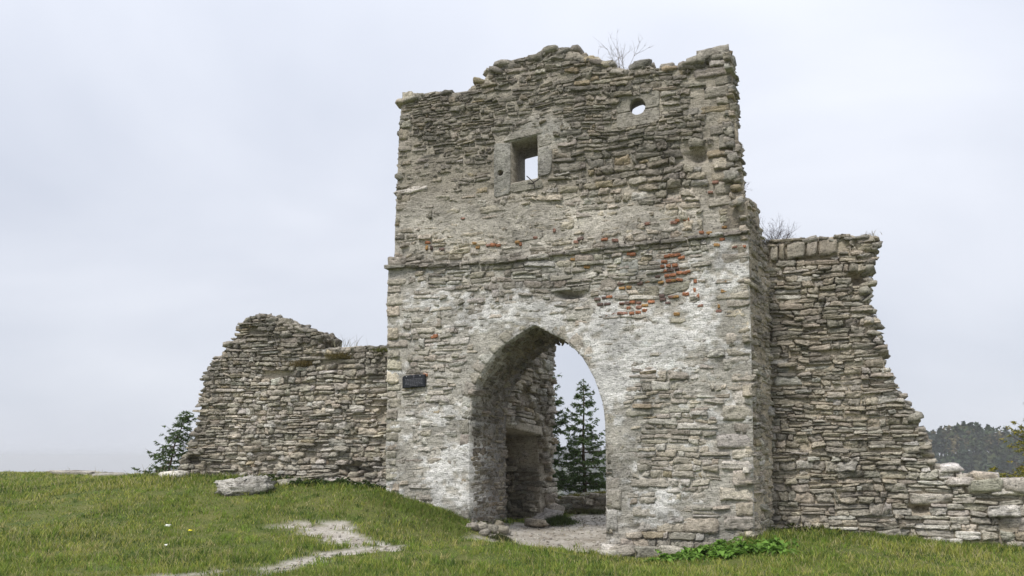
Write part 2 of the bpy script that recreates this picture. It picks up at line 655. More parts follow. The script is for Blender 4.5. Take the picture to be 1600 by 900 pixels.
def rim(bag, pl, pts, thick, colfun, step=0.22, size=(0.20, 0.17, 0.07), inset=0.06, dstep=0.28, d0=0.12, jit=0.05, shift=0.0):
    """broken edge of a wall: rough stones right through its thickness along the outline pts (u,v)"""
    p = np.array(pts)
    seg = np.linalg.norm(np.diff(p, axis=0), axis=1)
    L = np.concatenate([[0], np.cumsum(seg)])
    ctr, sz, axs = [], [], []
    basis = np.stack([pl.e, pl.n, np.array([0, 0, 1.0])])
    s = 0
    while s < L[-1]:
        i = min(np.searchsorted(L, s, side='right') - 1, len(seg) - 1)
        f = (s - L[i]) / max(seg[i], 1e-6)
        u, v = p[i] * (1 - f) + p[i + 1] * f
        tx, ty = (p[i + 1] - p[i]) / max(seg[i], 1e-6)
        d = d0 + rng.uniform(0, 0.1)
        while d < thick - 0.08:
            k = rng.uniform(0.6, 1.25)
            ctr.append(pl(u + shift + rng.uniform(-jit, jit), v + rng.uniform(-0.05, 0.02) - inset * abs(tx), -d))
            sz.append(np.array(size) * k * rng.uniform(0.75, 1.25, 3))
            d += dstep * rng.uniform(0.8, 1.3)
        s += step * rng.uniform(0.7, 1.3)
    if not ctr:
        return
    ctr = np.array(ctr).reshape(-1, 3)
    X, Y = proj(ctr)
    add_rocks(bag, ctr, sz, colfun(X, Y), axes=rot_axes(len(ctr), 0.26, basis), rough=0.26)


def zsum(zones, X, Y):
    r = np.zeros(np.shape(X))
    for (cx, cy, rx, ry, val) in zones:
        r = r + val * np.exp(-(((X - cx) / rx) ** 2 + ((Y - cy) / ry) ** 2))
    return r


GREY, WARM = np.array([0.425, 0.388, 0.325]), np.array([0.50, 0.43, 0.325])
DARK, PALE = np.array([0.20, 0.19, 0.165]), np.array([0.68, 0.655, 0.61])
OCHRE = np.array([0.42, 0.31, 0.15])


def palette(n, wg, ww, wd, wp, wo=0.02):
    """random stone colours by weights (each (n,) or scalar)"""
    W = np.stack([np.broadcast_to(np.asarray(k, float), (n,)) for k in (wg, ww, wd, wp, wo)], 1)
    W = W / W.sum(1, keepdims=True)
    r = rng.random((n, 1))
    k = (r > np.cumsum(W, 1)).sum(1).clip(0, 4)
    base = np.stack([GREY, WARM, DARK, PALE, OCHRE])
    m = base[k] * 0.42 + (W @ base) * 0.58
    return m * rng.uniform(0.8, 1.22, (n, 1)) * (1 + rng.normal(0, 0.012, (n, 3)))


# ------------------------------------------------------------------ where the walls stand
L0 = at(603, HORIZON, 19.8)
R0 = at(1178, HORIZON, 17.3)
L0[2] = R0[2] = 0.0
TE = (R0 - L0) / np.linalg.norm(R0 - L0)              # along the gate front, to the right
TN = np.array([TE[1], -TE[0], 0.0])                   # out of the front, to the camera
if TN[1] > 0:
    TN = -TN
FRONT = Plane(L0, TE, TN)
UPPER = Plane(L0 - 0.12 * TN, TE, TN)
PASSAGE = 2.65                                         # depth of the gate passage


def lean(pl, A, B):
    a, b = pl(*pl.px(*A), 0.0), pl(*pl.px(*B), 0.0)
    d = b - a
    return a - d / d[2] * a[2], d / d[2]


def rotz(v, deg):
    c, s = math.cos(math.radians(deg)), math.sin(math.radians(deg))
    return np.array([v[0] * c - v[1] * s, v[0] * s + v[1] * c, 0.0])


SIDE_DIR = rotz(-TN, -13.5)
sp0, sup = lean(FRONT, (1178, 835), (1169, 365))
SIDE = Plane(sp0, SIDE_DIR, np.array([SIDE_DIR[1], -SIDE_DIR[0], 0.0]), sup)
USIDE_DIR = rotz(-TN, -9.5)
up0, uup = lean(UPPER, (1168, 365), (1142, 85))
USIDE = Plane(up0, USIDE_DIR, np.array([USIDE_DIR[1], -USIDE_DIR[0], 0.0]), uup)
RIGHT = Plane(SIDE(1.75, 0.0, 0.0) - 1.5 * TE, rotz(TE, 0.0), TN)
LEFT = Plane(L0 - 1.1 * TN, TE, TN)


# ------------------------------------------------------------------ terrain
def _ctrl():
    pts = []

    def on(pl, x, y, w=0.12):
        u, v = pl.px(x, y, w)
        pts.append(tuple(pl(u, v, w)))
    for x, y in ((606, 772), (660, 788), (712, 806)):
        on(FRONT, x, y)
    for x, y in ((955, 870), (1060, 866), (1120, 856), (1178, 842)):
        on(FRONT, x, y)
    for x, y in ((290, 744), (400, 750), (500, 757), (596, 766)):
        on(LEFT, x, y)
    for x, y in ((1215, 832), (1300, 834), (1380, 838), (1450, 847), (1600, 860)):
        on(RIGHT, x, y)
    for x, y, d in ((740, 833, 18.9), (850, 852, 18.6), (935, 856, 18.3), (800, 826, 20.6), (870, 814, 22.3), (930, 803, 24.0), (760, 815, 23.5), (1000, 800, 24.5),
                    (0, 738, 33), (100, 741, 31), (205, 746, 28), (-300, 736, 33), (0, 830, 16.2), (0, 900, 12.0), (300, 830, 16.4), (300, 780, 19.5), (0, 770, 22),
                    (420, 820, 17), (600, 850, 16), (540, 800, 18.0), (740, 842, 15.9), (860, 862, 15.6), (960, 887, 15.2),
                    (700, 856, 17.2), (750, 896, 12.4), (400, 896, 12.3), (1200, 884, 14.8), (1400, 884, 14.8), (1600, 892, 14.5), (1300, 900, 13), (1000, 900, 13)):
        pts.append(tuple(at(x, y, d)))
    for x, y in ((0, 0), (-12, 0), (12, 0), (0, 7), (-14, 7), (14, 7), (0, -12), (-20, -10), (20, -10)):
        pts.append((x, y, -0.05))
    return np.array(pts)


CT = _ctrl()


def _tps(P, lamb=0.6):
    n = len(P)
    d = np.linalg.norm(P[:, None, :2] - P[None, :, :2], axis=2)
    K = np.where(d > 0, d * d * np.log(d + 1e-9), 0) + lamb * np.eye(n)
    A = np.zeros((n + 3, n + 3))
    A[:n, :n] = K
    A[:n, n] = A[n, :n] = 1
    A[:n, n + 1:] = P[:, :2]
    A[n + 1:, :n] = P[:, :2].T
    return np.linalg.solve(A, np.concatenate([P[:, 2], np.zeros(3)]))


TP = _tps(CT)


def near_z(x, y):
    x, y = np.asarray(x, float), np.asarray(y, float)
    xc, yc = np.clip(x, -20, 16), np.clip(y, -10, 33)
    z = TP[-3] + TP[-2] * xc + TP[-1] * yc
    for (a, b, _), w in zip(CT, TP):
        d2 = (xc - a) ** 2 + (yc - b) ** 2
        z = z + w * 0.5 * d2 * np.log(d2 + 1e-12)
    return np.clip(z, -1.2, 1.5)


EDGE = np.array([(-90, 20), (-45, 33), (-16, 32.5), (-9, 28), (-6, 26.0), (0, 27.0), (4.5, 25.5), (6.5, 22.5), (9, 21.5), (14, 20), (30, 14), (60, -5), (90, -60), (-90, -60)], float)


def hill_bumps(x, y):
    z = -150 + 5 * fbm(x / 900.0, y / 900.0, 3.0, 3)
    for (cx, cy, sx, sy, h) in ((255, 450, 210, 110, 154), (150, 1180, 420, 190, 152), (1500, 2400, 900, 400, 120)):
        z = z + h * np.exp(-(((x - cx) / sx) ** 2 + ((y - cy) / sy) ** 2)) * (1 + 0.10 * fbm(x / 60.0, y / 60.0, 5.0, 3))
    return z


def ground_z(x, y):
    x, y = np.asarray(x, float), np.asarray(y, float)
    zn = near_z(x, y)
    zn = zn + 0.035 * fbm(x * 0.9, y * 0.9, 1.0, 3) + 0.02 * vnoise(x * 3.1, y * 3.1, 2.0)
    # distance outside the hilltop
    best = np.full(x.shape, 1e9)
    for i in range(len(EDGE)):
        A, B = EDGE[i], EDGE[(i + 1) % len(EDGE)]
        d = B - A
        t = np.clip(((x - A[0]) * d[0] + (y - A[1]) * d[1]) / (d @ d), 0, 1)
        best = np.minimum(best, np.hypot(x - A[0] - t * d[0], y - A[1] - t * d[1]))
    out = np.where(inpoly(x, y, EDGE), 0.0, best)
    far = hill_bumps(x, y)
    drop = 0.55 * np.sqrt(out * out + 9) - 0.55 * 3
    return np.maximum(zn - drop, far) if np.ndim(x) else max(float(zn - drop), float(far))


def ground_px(x, y):
    r = ray(x, y)
    ds = np.linspace(6, 40, 700)
    P = np.array([0, 0, EYE])[None] + r[None] * (ds / r[1])[:, None]
    g = ground_z(P[:, 0], P[:, 1])
    k = np.argmax(P[:, 2] < g)
    return P[k]


# bare earth: the trodden path, the scraped patch, the floor of the passage
PATH = [ground_px(*p)[:2] for p in ((250, 905), (330, 897), (420, 887), (500, 871), (560, 858), (610, 852))] + \
       [at(690, 840, 17.6)[:2], at(760, 833, 18.6)[:2], at(850, 832, 19.3)[:2], at(900, 815, 22)[:2], at(930, 803, 24)[:2]]
PATCH = [tuple(ground_px(*p)[:2]) for p in ((418, 821), (470, 813), (530, 813), (538, 830), (592, 838), (604, 850), (545, 857), (505, 850), (470, 836))]
FLOOR = [tuple(at(x, y, d)[:2]) for x, y, d in ((752, 0, 18.75), (948, 0, 18.0), (965, 0, 17.6), (975, 0, 20.0), (1000, 0, 24.5), (900, 0, 24.5), (850, 0, 23.0), (790, 0, 21.5), (750, 0, 19.4))]


def path_mask(x, y):
    """0 grass .. 1 bare earth"""
    x, y = np.asarray(x, float), np.asarray(y, float)
    best = np.full(x.shape, 1e9)
    for i in [k for k in range(len(PATH) - 1) if k not in (5, 6)]:
        A, B = np.array(PATH[i]), np.array(PATH[i + 1])
        d = B - A
        t = np.clip(((x - A[0]) * d[0] + (y - A[1]) * d[1]) / (d @ d), 0, 1)
        best = np.minimum(best, np.hypot(x - A[0] - t * d[0], y - A[1] - t * d[1]))
    nz = 0.36 * fbm(x * 1.5, y * 1.5, 8.0, 4) + 0.20 * vnoise(x * 5, y * 5, 4.0) + 0.12 * vnoise(x * 13, y * 13, 4.0)
    m = 1 - smooth(0.12, 0.46, best + nz)
    def soft(poly, r):
        p = np.array(poly)
        b = np.full(x.shape, 1e9)
        for i in range(len(p)):
            A, B = p[i], p[(i + 1) % len(p)]
            d = B - A
            t = np.clip(((x - A[0]) * d[0] + (y - A[1]) * d[1]) / (d @ d + 1e-9), 0, 1)
            b = np.minimum(b, np.hypot(x - A[0] - t * d[0], y - A[1] - t * d[1]))
        sd = np.where(inpoly(x, y, poly), -b, b)
        return 1 - smooth(-r, r, sd + nz)
    m = np.maximum(m, soft(PATCH, 0.12))
    m = np.maximum(m, soft(FLOOR, 0.10))
    return m


def build_ground():
    n = 320
    t = np.linspace(-1, 1, n)
    k = 8.5
    xs = 0.0 + 5000 * np.sinh(k * t) / math.sinh(k)
    ys = 17.0 + 5000 * np.sinh(k * t) / math.sinh(k)
    X, Y = np.meshgrid(xs, ys, indexing='ij')
    Z = ground_z(X, Y)
    pm = path_mask(X, Y) * (np.hypot(X, Y - 17) < 40)
    Z = Z - 0.045 * pm
    V = np.stack([X, Y, Z], 2).reshape(-1, 3)
    i, j = np.meshgrid(np.arange(n - 1), np.arange(n - 1), indexing='ij')
    i, j = i.ravel(), j.ravel()
    q = np.stack([i * n + j, (i + 1) * n + j, (i + 1) * n + j + 1, i * n + j + 1], 1)
    col = np.zeros((len(V), 3))
    col[:, 0] = pm.ravel()
    col[:, 1] = smooth(60, 160, np.hypot(X, Y)).ravel()
    me = mesh_from("ground", V, [q], col, True)
    m, nt, b = new_mat("ground")
    at_ = N(nt, "ShaderNodeAttribute", attribute_name="col")
    sep = N(nt, "ShaderNodeSeparateColor")
    nt.links.new(at_.outputs["Color"], sep.inputs["Color"])
    geo = N(nt, "ShaderNodeNewGeometry")
    pos = geo.outputs["Position"]
    turf = mix(nt, rampn(nt, noise(nt, pos, 1.2, 5), [(0.35, 0.0), (0.68, 1.0)]), (0.085, 0.115, 0.026), (0.155, 0.155, 0.05))
    turf = mix(nt, 1.0, turf, rampn(nt, noise(nt, pos, 25, 4), [(0.3, 0.6), (0.7, 1.3)]), 'MULTIPLY')
    soil = mix(nt, rampn(nt, noise(nt, pos, 2.2, 6, 0.7), [(0.35, 0.0), (0.65, 1.0)]), (0.30, 0.265, 0.215), (0.55, 0.515, 0.46))
    soil = mix(nt, 1.0, soil, rampn(nt, noise(nt, pos, 22, 5, 0.75), [(0.3, 0.62), (0.5, 1.0), (0.75, 1.25)]), 'MULTIPLY')
    field = mix(nt, rampn(nt, noise(nt, pos, 0.006, 3), [(0.42, 0.0), (0.58, 1.0)]), (0.06, 0.085, 0.04), (0.10, 0.11, 0.055))
    c = mix(nt, sep.outputs["Red"], turf, soil)
    c = mix(nt, sep.outputs["Green"], c, field)
    nt.links.new(c, b.inputs["Base Color"])
    bp = N(nt, "ShaderNodeBump", Strength=0.8, Distance=0.03)
    nt.links.new(noise(nt, pos, 14, 6, 0.7), bp.inputs["Height"])
    nt.links.new(bp.outputs["Normal"], b.inputs["Normal"])
    o = link("ground", me, m)
    tag(o, "grassy hilltop ground with a trodden pale earth path", "ground", kind="structure")


build_ground()

# ------------------------------------------------------------------ the gate tower
ARCH_PX = [(735, 905), (735, 780), (734, 700), (735, 650), (739, 621), (745, 598), (757, 578), (770, 560), (781, 545), (791, 536), (806, 526), (821, 515.5), (829, 511), (836, 507.5),
           (843, 511.5), (851, 516), (870, 525), (881, 531), (898, 545.5), (910, 558), (919, 573), (929, 591), (936, 610), (943, 632), (946, 660), (947, 700), (947, 780), (947, 905)]
ARCH = FRONT.poly(ARCH_PX)
LEDGE_PX = [(605, 413), (660, 414), (720, 411), (800, 404), (870, 395), (940, 387), (1010, 379), (1090, 370), (1169, 360)]


def ledge_y(X):
    return np.interp(X, [p[0] for p in LEDGE_PX], [p[1] for p in LEDGE_PX])


LOWER_OUT = FRONT.poly([(601, 905), (603, 780), (602, 700), (604, 640), (604, 580), (606, 520), (605, 470), (606, 440)] + LEDGE_PX +
                       [(1170, 400), (1173, 500), (1176, 650), (1178, 780), (1180, 905)])
TOP_PX = [(627, 154), (640, 149), (660, 147), (680, 142), (705, 145), (730, 142), (738, 133), (755, 126), (762, 114), (766, 105), (785, 99),
          (800, 93), (820, 88), (838, 83), (846, 77), (870, 71), (877, 78), (904, 81), (912, 89), (936, 89), (943, 97), (962, 105), (985, 109),
          (1000, 101), (1012, 100), (1022, 107), (1045, 103), (1060, 108), (1078, 101), (1083, 91), (1106, 88), (1111, 98), (1119, 83), (1139, 80)]
UPPER_OUT = UPPER.poly([(616, 450), (616, 400), (617, 360), (619, 310), (621, 260), (624, 200)] + TOP_PX + [(1144, 130), (1148, 200), (1153, 270), (1160, 320), (1168, 365), (1170, 400)])
WIN_PX = [(798, 222), (840, 211), (840, 278), (798, 286)]
WIN = UPPER.poly(WIN_PX)
RWC = np.array(UPPER.px(996, 166.5))
ppm_u = 70.0
ROUND = [tuple(RWC + np.array([math.cos(t) * 0.182, math.sin(t) * 0.195])) for t in np.linspace(0, 2 * math.pi, 28, endpoint=False)]
PHC = np.array(UPPER.px(782, 270.5))
PUTLOG = [tuple(PHC + 0.075 * np.array([math.cos(t), math.sin(t)])) for t in np.linspace(0, 2 * math.pi, 14, endpoint=False)]

tower = thing("gate_tower", "tall ruined stone gate tower with pointed arch, square window and round opening", "tower", tuple(FRONT(4.2, 0, -1.3)))

# plaster (fills the joints and hides stones), by where it shows on the tower
PLASTER = [(770, 505, 60, 45, .45), (715, 600, 45, 90, .25), (700, 760, 60, 45, .6), (740, 770, 30, 60, .6), (860, 480, 60, 40, .3), (1050, 520, 120, 55, .65),
           (1140, 430, 40, 55, .55), (960, 640, 35, 110, .45), (1035, 800, 35, 30, .75), (980, 690, 30, 60, .3), (660, 460, 45, 40, .25), (640, 690, 50, 60, .35),
           (1100, 620, 40, 40, .3), (900, 330, 150, 45, .30), (730, 350, 120, 40, .25), (855, 205, 45, 30, .55), (900, 240, 40, 20, .3), (830, 190, 40, 15, .3), (1000, 340, 160, 35, .2),
           (940, 590, 30, 80, .35), (1175, 600, 25, 200, .3),
           (1080, 690, 80, 60, -.18), (1080, 835, 110, 38, -.5), (975, 850, 50, 40, -.5), (680, 430, 100, 22, -.25), (690, 275, 75, 55, .5), (660, 330, 60, 25, .25), (1120, 150, 25, 40, .25), (800, 150, 60, 30, .2), (640, 500, 30, 30, .2), (1020, 270, 120, 50, -.75), (700, 165, 90, 25, -.2), (1000, 130, 120, 25, -.15)]
WHITE = [(1060, 530, 130, 60, .36), (770, 500, 70, 40, .38), (735, 760, 45, 70, .36), (690, 700, 90, 100, .22), (1035, 800, 40, 35, .5), (1130, 420, 45, 50, .4), (960, 640, 35, 110, .3),
         (950, 580, 60, 60, .3), (650, 480, 50, 60, .2), (870, 490, 60, 30, .3), (860, 375, 40, 10, .3)]


def tower_low(X, Y):
    return smooth(-6, 8, Y - ledge_y(X))


def plaster_amount(X, Y):
    low = tower_low(X, Y)
    base = 0.42 + 0.16 * low + 0.22 * (1 - low) * smooth(290, 340, Y)
    return np.clip(base + zsum(PLASTER, X, Y), 0, 1.15)


DIPS = [(1091, 242, 14, 10, -.28), (890, 460, 18, 6, -.34), (770, 295, 8, 6, -.06), (1045, 300, 14, 5, -.08), (838, 458, 12, 5, -.08), (760, 810, 40, 10, -.22),
        (668, 783, 8, 7, -.12), (990, 825, 10, 5, -.10), (1112, 95, 8, 8, -.1), (720, 240, 10, 6, -.05), (940, 215, 12, 5, -.06), (1140, 150, 10, 5, -.08)]


def wall_bulge(u, v):
    return 0.035 * vnoise(u * 0.7, v * 0.6, 3.3) + 0.015 * vnoise(u * 2.1, v * 2.3, 6.1)


def flakes(u, v, sd=0.0):
    """laminated, overhanging breaks of the bedded limestone, about -1..1"""
    k = v * 7.5 + 1.5 * vnoise(u * 1.3 + sd, v * 1.8, 2.2) + 0.55 * vnoise(u * 4.5, v * 6.0, 7.2 + sd)
    row = np.floor(k)
    saw = k - row
    on = vnoise(u * 2.6 + row * 7.7, row * 3.3 + sd, 5.0)
    return (saw - 0.5) * 1.4 * smooth(-0.45, 0.25, on) + 0.5 * vnoise(u * 8 + sd, v * 16, 4.4) + 0.35 * vnoise(u * 20, v * 34, 9.4)


def mortar_relief(u, v, pl_amt):
    nz = 0.35 * fbm(u * 5.5, v * 8.5, 1.5, 3) + 0.8 * flakes(u, v)
    return -0.058 + 0.066 * pl_amt + nz * (0.030 - 0.008 * np.clip(pl_amt, 0, 1))


def white_mask(X, Y, u, v):
    """remnants of white lime render: 0..1 with broken edges"""
    r = zsum(WHITE, X, Y) + 0.19 + 0.62 * fbm(u * 1.5, v * 1.9, 12.0, 4) + 0.30 * vnoise(u * 8, v * 12, 3.0) + 0.10 * vnoise(u * 22, v * 28, 5.0)
    return smooth(0.34, 0.62, r) * tower_low(X, Y)


def tower_w(pl):
    def f(u, v):
        X, Y = proj(pl(u, v, 0.0))
        return wall_bulge(u, v) + mortar_relief(u, v, plaster_amount(X, Y)) + zsum(DIPS, X, Y) + 0.016 * white_mask(X, Y, u, v)
    return f


def tower_mortar_col(X, Y, u, v):
    low = tower_low(X, Y)
    wh = white_mask(X, Y, u, v)
    a = np.array([0.395, 0.355, 0.29])[None] * (1 - low[:, None]) + np.array([0.49, 0.46, 0.405])[None] * low[:, None]
    mid = ((1 - low) * smooth(285, 345, Y))[:, None]
    a = a * (1 - mid) + mid * np.array([0.52, 0.48, 0.415])
    a = a * (1 - wh[:, None] * low[:, None]) + np.array([0.735, 0.715, 0.68]) * wh[:, None] * low[:, None]
    nz = fbm(u * 3.1, v * 3.7, 9.0, 4)[:, None]
    pt = zsum([(850, 205, 60, 25, .7), (1090, 180, 20, 10, .5)], X, Y)[:, None].clip(0, 1)
    a = a * (1 - pt) + pt * np.array([0.44, 0.43, 0.395])
    return np.clip(a * (1 + 0.30 * nz), 0.03, 0.84)


def tower_col(pl):
    def f(u, v):
        X, Y = proj(pl(u, v, 0.0))
        return tower_mortar_col(X, Y, u, v)
    return f


core("wall_core", FRONT, LOWER_OUT, [ARCH], PASSAGE, 0.033, tower_w(FRONT), tower_col(FRONT), MAT_MORTAR, tower)
core("wall_core", UPPER, UPPER_OUT, [WIN, ROUND, PUTLOG], 1.2, 0.033, tower_w(UPPER), tower_col(UPPER), MAT_MORTAR, tower, flare=(tuple(RWC), 0.19, 0.36))


def stone_h(X, Y):
    low = tower_low(X, Y)
    h = 0.105 * low + 0.095 * (1 - low)
    h = h + zsum([(1120, 250, 40, 90, .06), (850, 450, 250, 40, .02), (1010, 275, 130, 50, .085), (1080, 830, 120, 40, .07), (960, 840, 40, 40, .06), (1080, 680, 90, 70, .02), (700, 350, 150, 40, .03), (950, 340, 120, 30, .05),
                  (690, 230, 100, 90, -.02), (900, 130, 150, 40, .0), (650, 760, 60, 30, .04)], X, Y)
    return np.clip(h, 0.06, 0.24)


def expand(poly, d):
    p = np.array(poly)
    c = p.mean(0)
    q = p - c
    return [tuple(c + k * (1 + d / np.linalg.norm(k))) for k in q]


def arch_grow(d):
    """arch outline pushed outwards by d"""
    p = np.array(ARCH)
    t = np.gradient(p, axis=0)
    t /= np.linalg.norm(t, axis=1)[:, None]
    n = np.stack([-t[:, 1], t[:, 0]], 1)
    c = p.mean(0)
    s = np.sign(((p - c) * n).sum(1))
    return p + n * s[:, None] * d


BRICKS_PX = []          # (x, y, vertical?, tone)
_cr = [(825, 185), (885, 180), (925, 210), (780, 195), (755, 250), (735, 297), (795, 290), (860, 285), (750, 345), (780, 390), (840, 382), (905, 362), (960, 362), (990, 350),
       (880, 322, 2), (815, 335, 2), (585, 440), (510, 465, 2), (320, 468, 2), (330, 512, 3), (400, 505, 3), (85, 625, 2), (155, 610, 2), (203, 600), (112, 675, 2), (185, 672, 2),
       (330, 668, 1), (385, 662, 2), (437, 652), (500, 660, 1), (400, 712), (500, 705, 1), (560, 685, 3), (625, 650), (190, 782, 1), (250, 775, 1), (310, 765, 1), (362, 765, 1),
       (430, 765), (495, 757), (560, 738), (730, 590, 2), (740, 625, 2), (790, 662, 2), (830, 605, 1), (870, 600, 3), (970, 575), (1065, 445, 4), (1060, 540, 4), (1090, 590, 4),
       (1360, 445, 5), (1300, 690, 5), (1300, 745, 1), (1115, 690, 1), (720, 455, 3), (800, 440), (845, 438, 3), (905, 430), (880, 775, 3), (440, 175), (410, 170), (1335, 25), (1355, 545, 3),
       (690, 400, 2), (160, 30), (265, 40, 1), (1540, 100), (1460, 105, 1)]
for c in _cr:
    t = c[2] if len(c) > 2 else 0
    BRICKS_PX.append((920 + c[0] / 6.4, 370 + c[1] / 6.4, t in (4, 5), {0: 0, 1: 1, 2: 2, 3: 3, 4: 0, 5: 3}[t]))
for (x, y, vt, t) in ((668, 379, 0, 0), (667, 387, 1, 3), (674, 387, 1, 2), (690, 389, 0, 2), (741, 380, 0, 3), (746, 386, 0, 3), (762, 383, 0, 1), (770, 382, 0, 0), (778, 383, 0, 0),
                      (808, 378, 0, 3), (813, 381, 1, 0), (866, 360, 1, 1), (836, 371, 0, 1), (681, 525, 0, 0), (678, 527, 0, 0), (895, 405, 0, 3), (917, 417, 0, 3), (907, 373, 0, 2), (900, 378, 0, 1),
                      (1012, 350, 0, 1), (1058, 345, 0, 0), (1072, 343, 0, 0), (1053, 348, 0, 1), (1132, 355, 0, 3), (1096, 363, 0, 0), (1108, 364, 0, 3), (1128, 374, 0, 0), (1120, 383, 0, 3),
                      (723, 341, 0, 1), (1110, 300, 0, 1), (1118, 285, 0, 1), (665, 586, 0, 0)):
    BRICKS_PX.append((x, y, bool(vt), t))

RING_W = 0.30
RING = arch_grow(RING_W)
ringpoly = [tuple(k) for k in RING]
LINTEL_PX = [(784, 222), (858, 206), (853, 195), (796, 209)]
ROUND_BOX_PX = [(963, 178), (1030, 166), (1030, 140), (966, 152)]
ROUND_BOX2_PX = [(964, 202), (1030, 190), (1030, 167), (963, 179)]
FRAME_ZONE = UPPER.poly([(776, 306), (775, 222), (792, 210), (852, 198), (860, 208), (860, 274), (848, 292)])
ROUND_ZONE = UPPER.poly([(970, 196), (970, 155), (1024, 146), (1024, 186)])


def brick_quad(pl, x, y, vert):
    u, v = pl.px(x, y)
    hw, hh = rng.uniform(0.055, 0.08), rng.uniform(0.032, 0.042)
    if vert:
        hw, hh = hh, hw * 0.85
    r = rng.normal(0, 0.06)
    c, s = math.cos(r), math.sin(r)
    return [(u + a * hw * c - b * hh * s, v + a * hw * s + b * hh * c) for a, b in ((-1, -1), (1, -1), (1, 1), (-1, 1))]


def tower_stone_colors(X, Y):
    n = len(X)
    low = tower_low(X, Y)
    wh = np.clip(zsum(WHITE, X, Y), 0, 1)
    olive = np.clip(zsum([(1080, 690, 90, 80, .8)], X, Y), 0, 1)
    beige = (1 - low) * smooth(240, 320, Y)
    wg = 0.5 + 0.3 * low
    ww = 0.24 * (1 - low) + 0.26 * beige + 0.16 * low + 0.3 * olive
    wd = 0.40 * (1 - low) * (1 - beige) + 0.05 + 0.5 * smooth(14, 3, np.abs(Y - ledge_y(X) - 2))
    wp = 0.22 * low + 0.6 * wh + 0.20 * beige
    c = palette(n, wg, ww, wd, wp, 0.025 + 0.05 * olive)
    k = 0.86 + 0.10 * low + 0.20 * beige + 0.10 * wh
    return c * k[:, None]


def tower_face(pl, outer, holes, sd, keep, bag, qlist):
    O = np.array(outer)

    def hf(u, v):
        X, Y = proj(pl(u, v, 0.0))
        return float(stone_h(X, Y))

    def wf(u, v):
        return 2.3 * hf(u, v) + 0.06
    cells = lay_courses(O[:, 0].min(), O[:, 0].max(), O[:, 1].min(), O[:, 1].max(), hf, wf)
    q = cell_quads(cells, 1.0, 0.014, sd)
    ctr = q.mean(1)
    ok = inpoly(ctr[:, 0], ctr[:, 1], outer)
    for h in holes:
        for k in range(4):
            pt = ctr + 0.92 * (q[:, k] - ctr)
            ok &= ~inpoly(pt[:, 0], pt[:, 1], h)
        ok &= ~inpoly(ctr[:, 0], ctr[:, 1], h)
    for k in range(4):
        pt = ctr + 0.72 * (q[:, k] - ctr)
        ok &= inpoly(pt[:, 0], pt[:, 1], outer)
    P = pl(ctr[:, 0], ctr[:, 1], 0.0)
    X, Y = proj(P)
    ok &= (Y < 890) & (P[:, 2] > -1.0)
    ok &= zsum(DIPS, X, Y) > -0.06
    for (bx, by, bv, bt) in BRICKS_PX:
        ok &= ~((np.abs(X - bx) < 6) & (np.abs(Y - by) < 4))
    ok &= rng.random(len(q)) > 0.02
    q, ctr, X, Y = q[ok], ctr[ok], X[ok], Y[ok]
    n = len(q)
    pa = plaster_amount(X, Y)
    prot = wall_bulge(ctr[:, 0], ctr[:, 1]) + rng.normal(0.008, 0.018, n) + np.where(rng.random(n) < 0.06, 0.03, 0)
    prot -= 0.012 * (pa > 0.8)
    fl = pl is FRONT
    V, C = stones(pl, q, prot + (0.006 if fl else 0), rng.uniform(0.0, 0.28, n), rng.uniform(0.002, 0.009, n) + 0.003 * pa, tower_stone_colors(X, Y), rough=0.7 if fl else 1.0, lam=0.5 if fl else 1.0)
    area = np.abs((q[:, 2, 0] - q[:, 0, 0]) * (q[:, 2, 1] - q[:, 0, 1])) * (1.0 - 0.55 * np.clip(pa, 0, 1))
    qlist.append((V, C, area))


rubble = Bag()
TQ = []
# corners: bigger dressed blocks
def quoins(pl, edge_pts, side, wlo, whi, hlo, hhi, bag_list, skip=0.0):
    """blocks stacked along a vertical edge; side=-1: blocks lie to the left of the edge"""
    E = np.array(edge_pts)
    o = np.argsort(E[:, 1])
    E = E[o]
    v = E[0, 1]
    zone = []
    qs = []
    k = 0
    while v < E[-1, 1]:
        h = rng.uniform(hlo, hhi)
        w = rng.uniform(wlo, whi) * (1.3 if k % 2 else 0.85)
        ua, ub = np.interp(v, E[:, 1], E[:, 0]), np.interp(v + h, E[:, 1], E[:, 0])
        if rng.random() > skip:
            o_ = 0.0
            if side < 0:
                qd = [(ua - w, v), (ua + o_, v), (ub + o_, v + h), (ub - w, v + h)]
            else:
                qd = [(ua - o_, v), (ua + w, v), (ub + w, v + h), (ub - o_, v + h)]
            qs.append(qd)
        v += h
        k += 1
    return np.array(qs)


ql_lo = quoins(FRONT, FRONT.poly([(1179, 870), (1178, 780), (1176, 650), (1173, 500), (1170, 400), (1169, 365)]), -1, 0.38, 0.6, 0.16, 0.36, None, 0.0)
ql_up = quoins(UPPER, UPPER.poly([(1168, 362), (1160, 320), (1153, 270), (1148, 200), (1144, 130), (1140, 84)]), -1, 0.4, 0.65, 0.16, 0.34, None, 0.0)
qr_lo = quoins(FRONT, FRONT.poly([(603, 790), (602, 700), (604, 580), (605, 470), (606, 418)]), 1, 0.25, 0.45, 0.16, 0.36, None, 0.35)
qr_up = quoins(UPPER, UPPER.poly([(616, 408), (617, 360), (621, 260), (624, 200), (627, 160)]), 1, 0.22, 0.4, 0.14, 0.32, None, 0.4)
lo_holes = [ringpoly, ARCH] + [[tuple(k) for k in qd] for qd in list(ql_lo) + list(qr_lo)]
up_holes = [FRAME_ZONE, ROUND_ZONE] + [[tuple(k) for k in qd] for qd in list(ql_up) + list(qr_up)]
tower_face(FRONT, LOWER_OUT, lo_holes, 0.0, 0, None, TQ)
tower_face(UPPER, UPPER_OUT, up_holes, 41.0, 0, None, TQ)
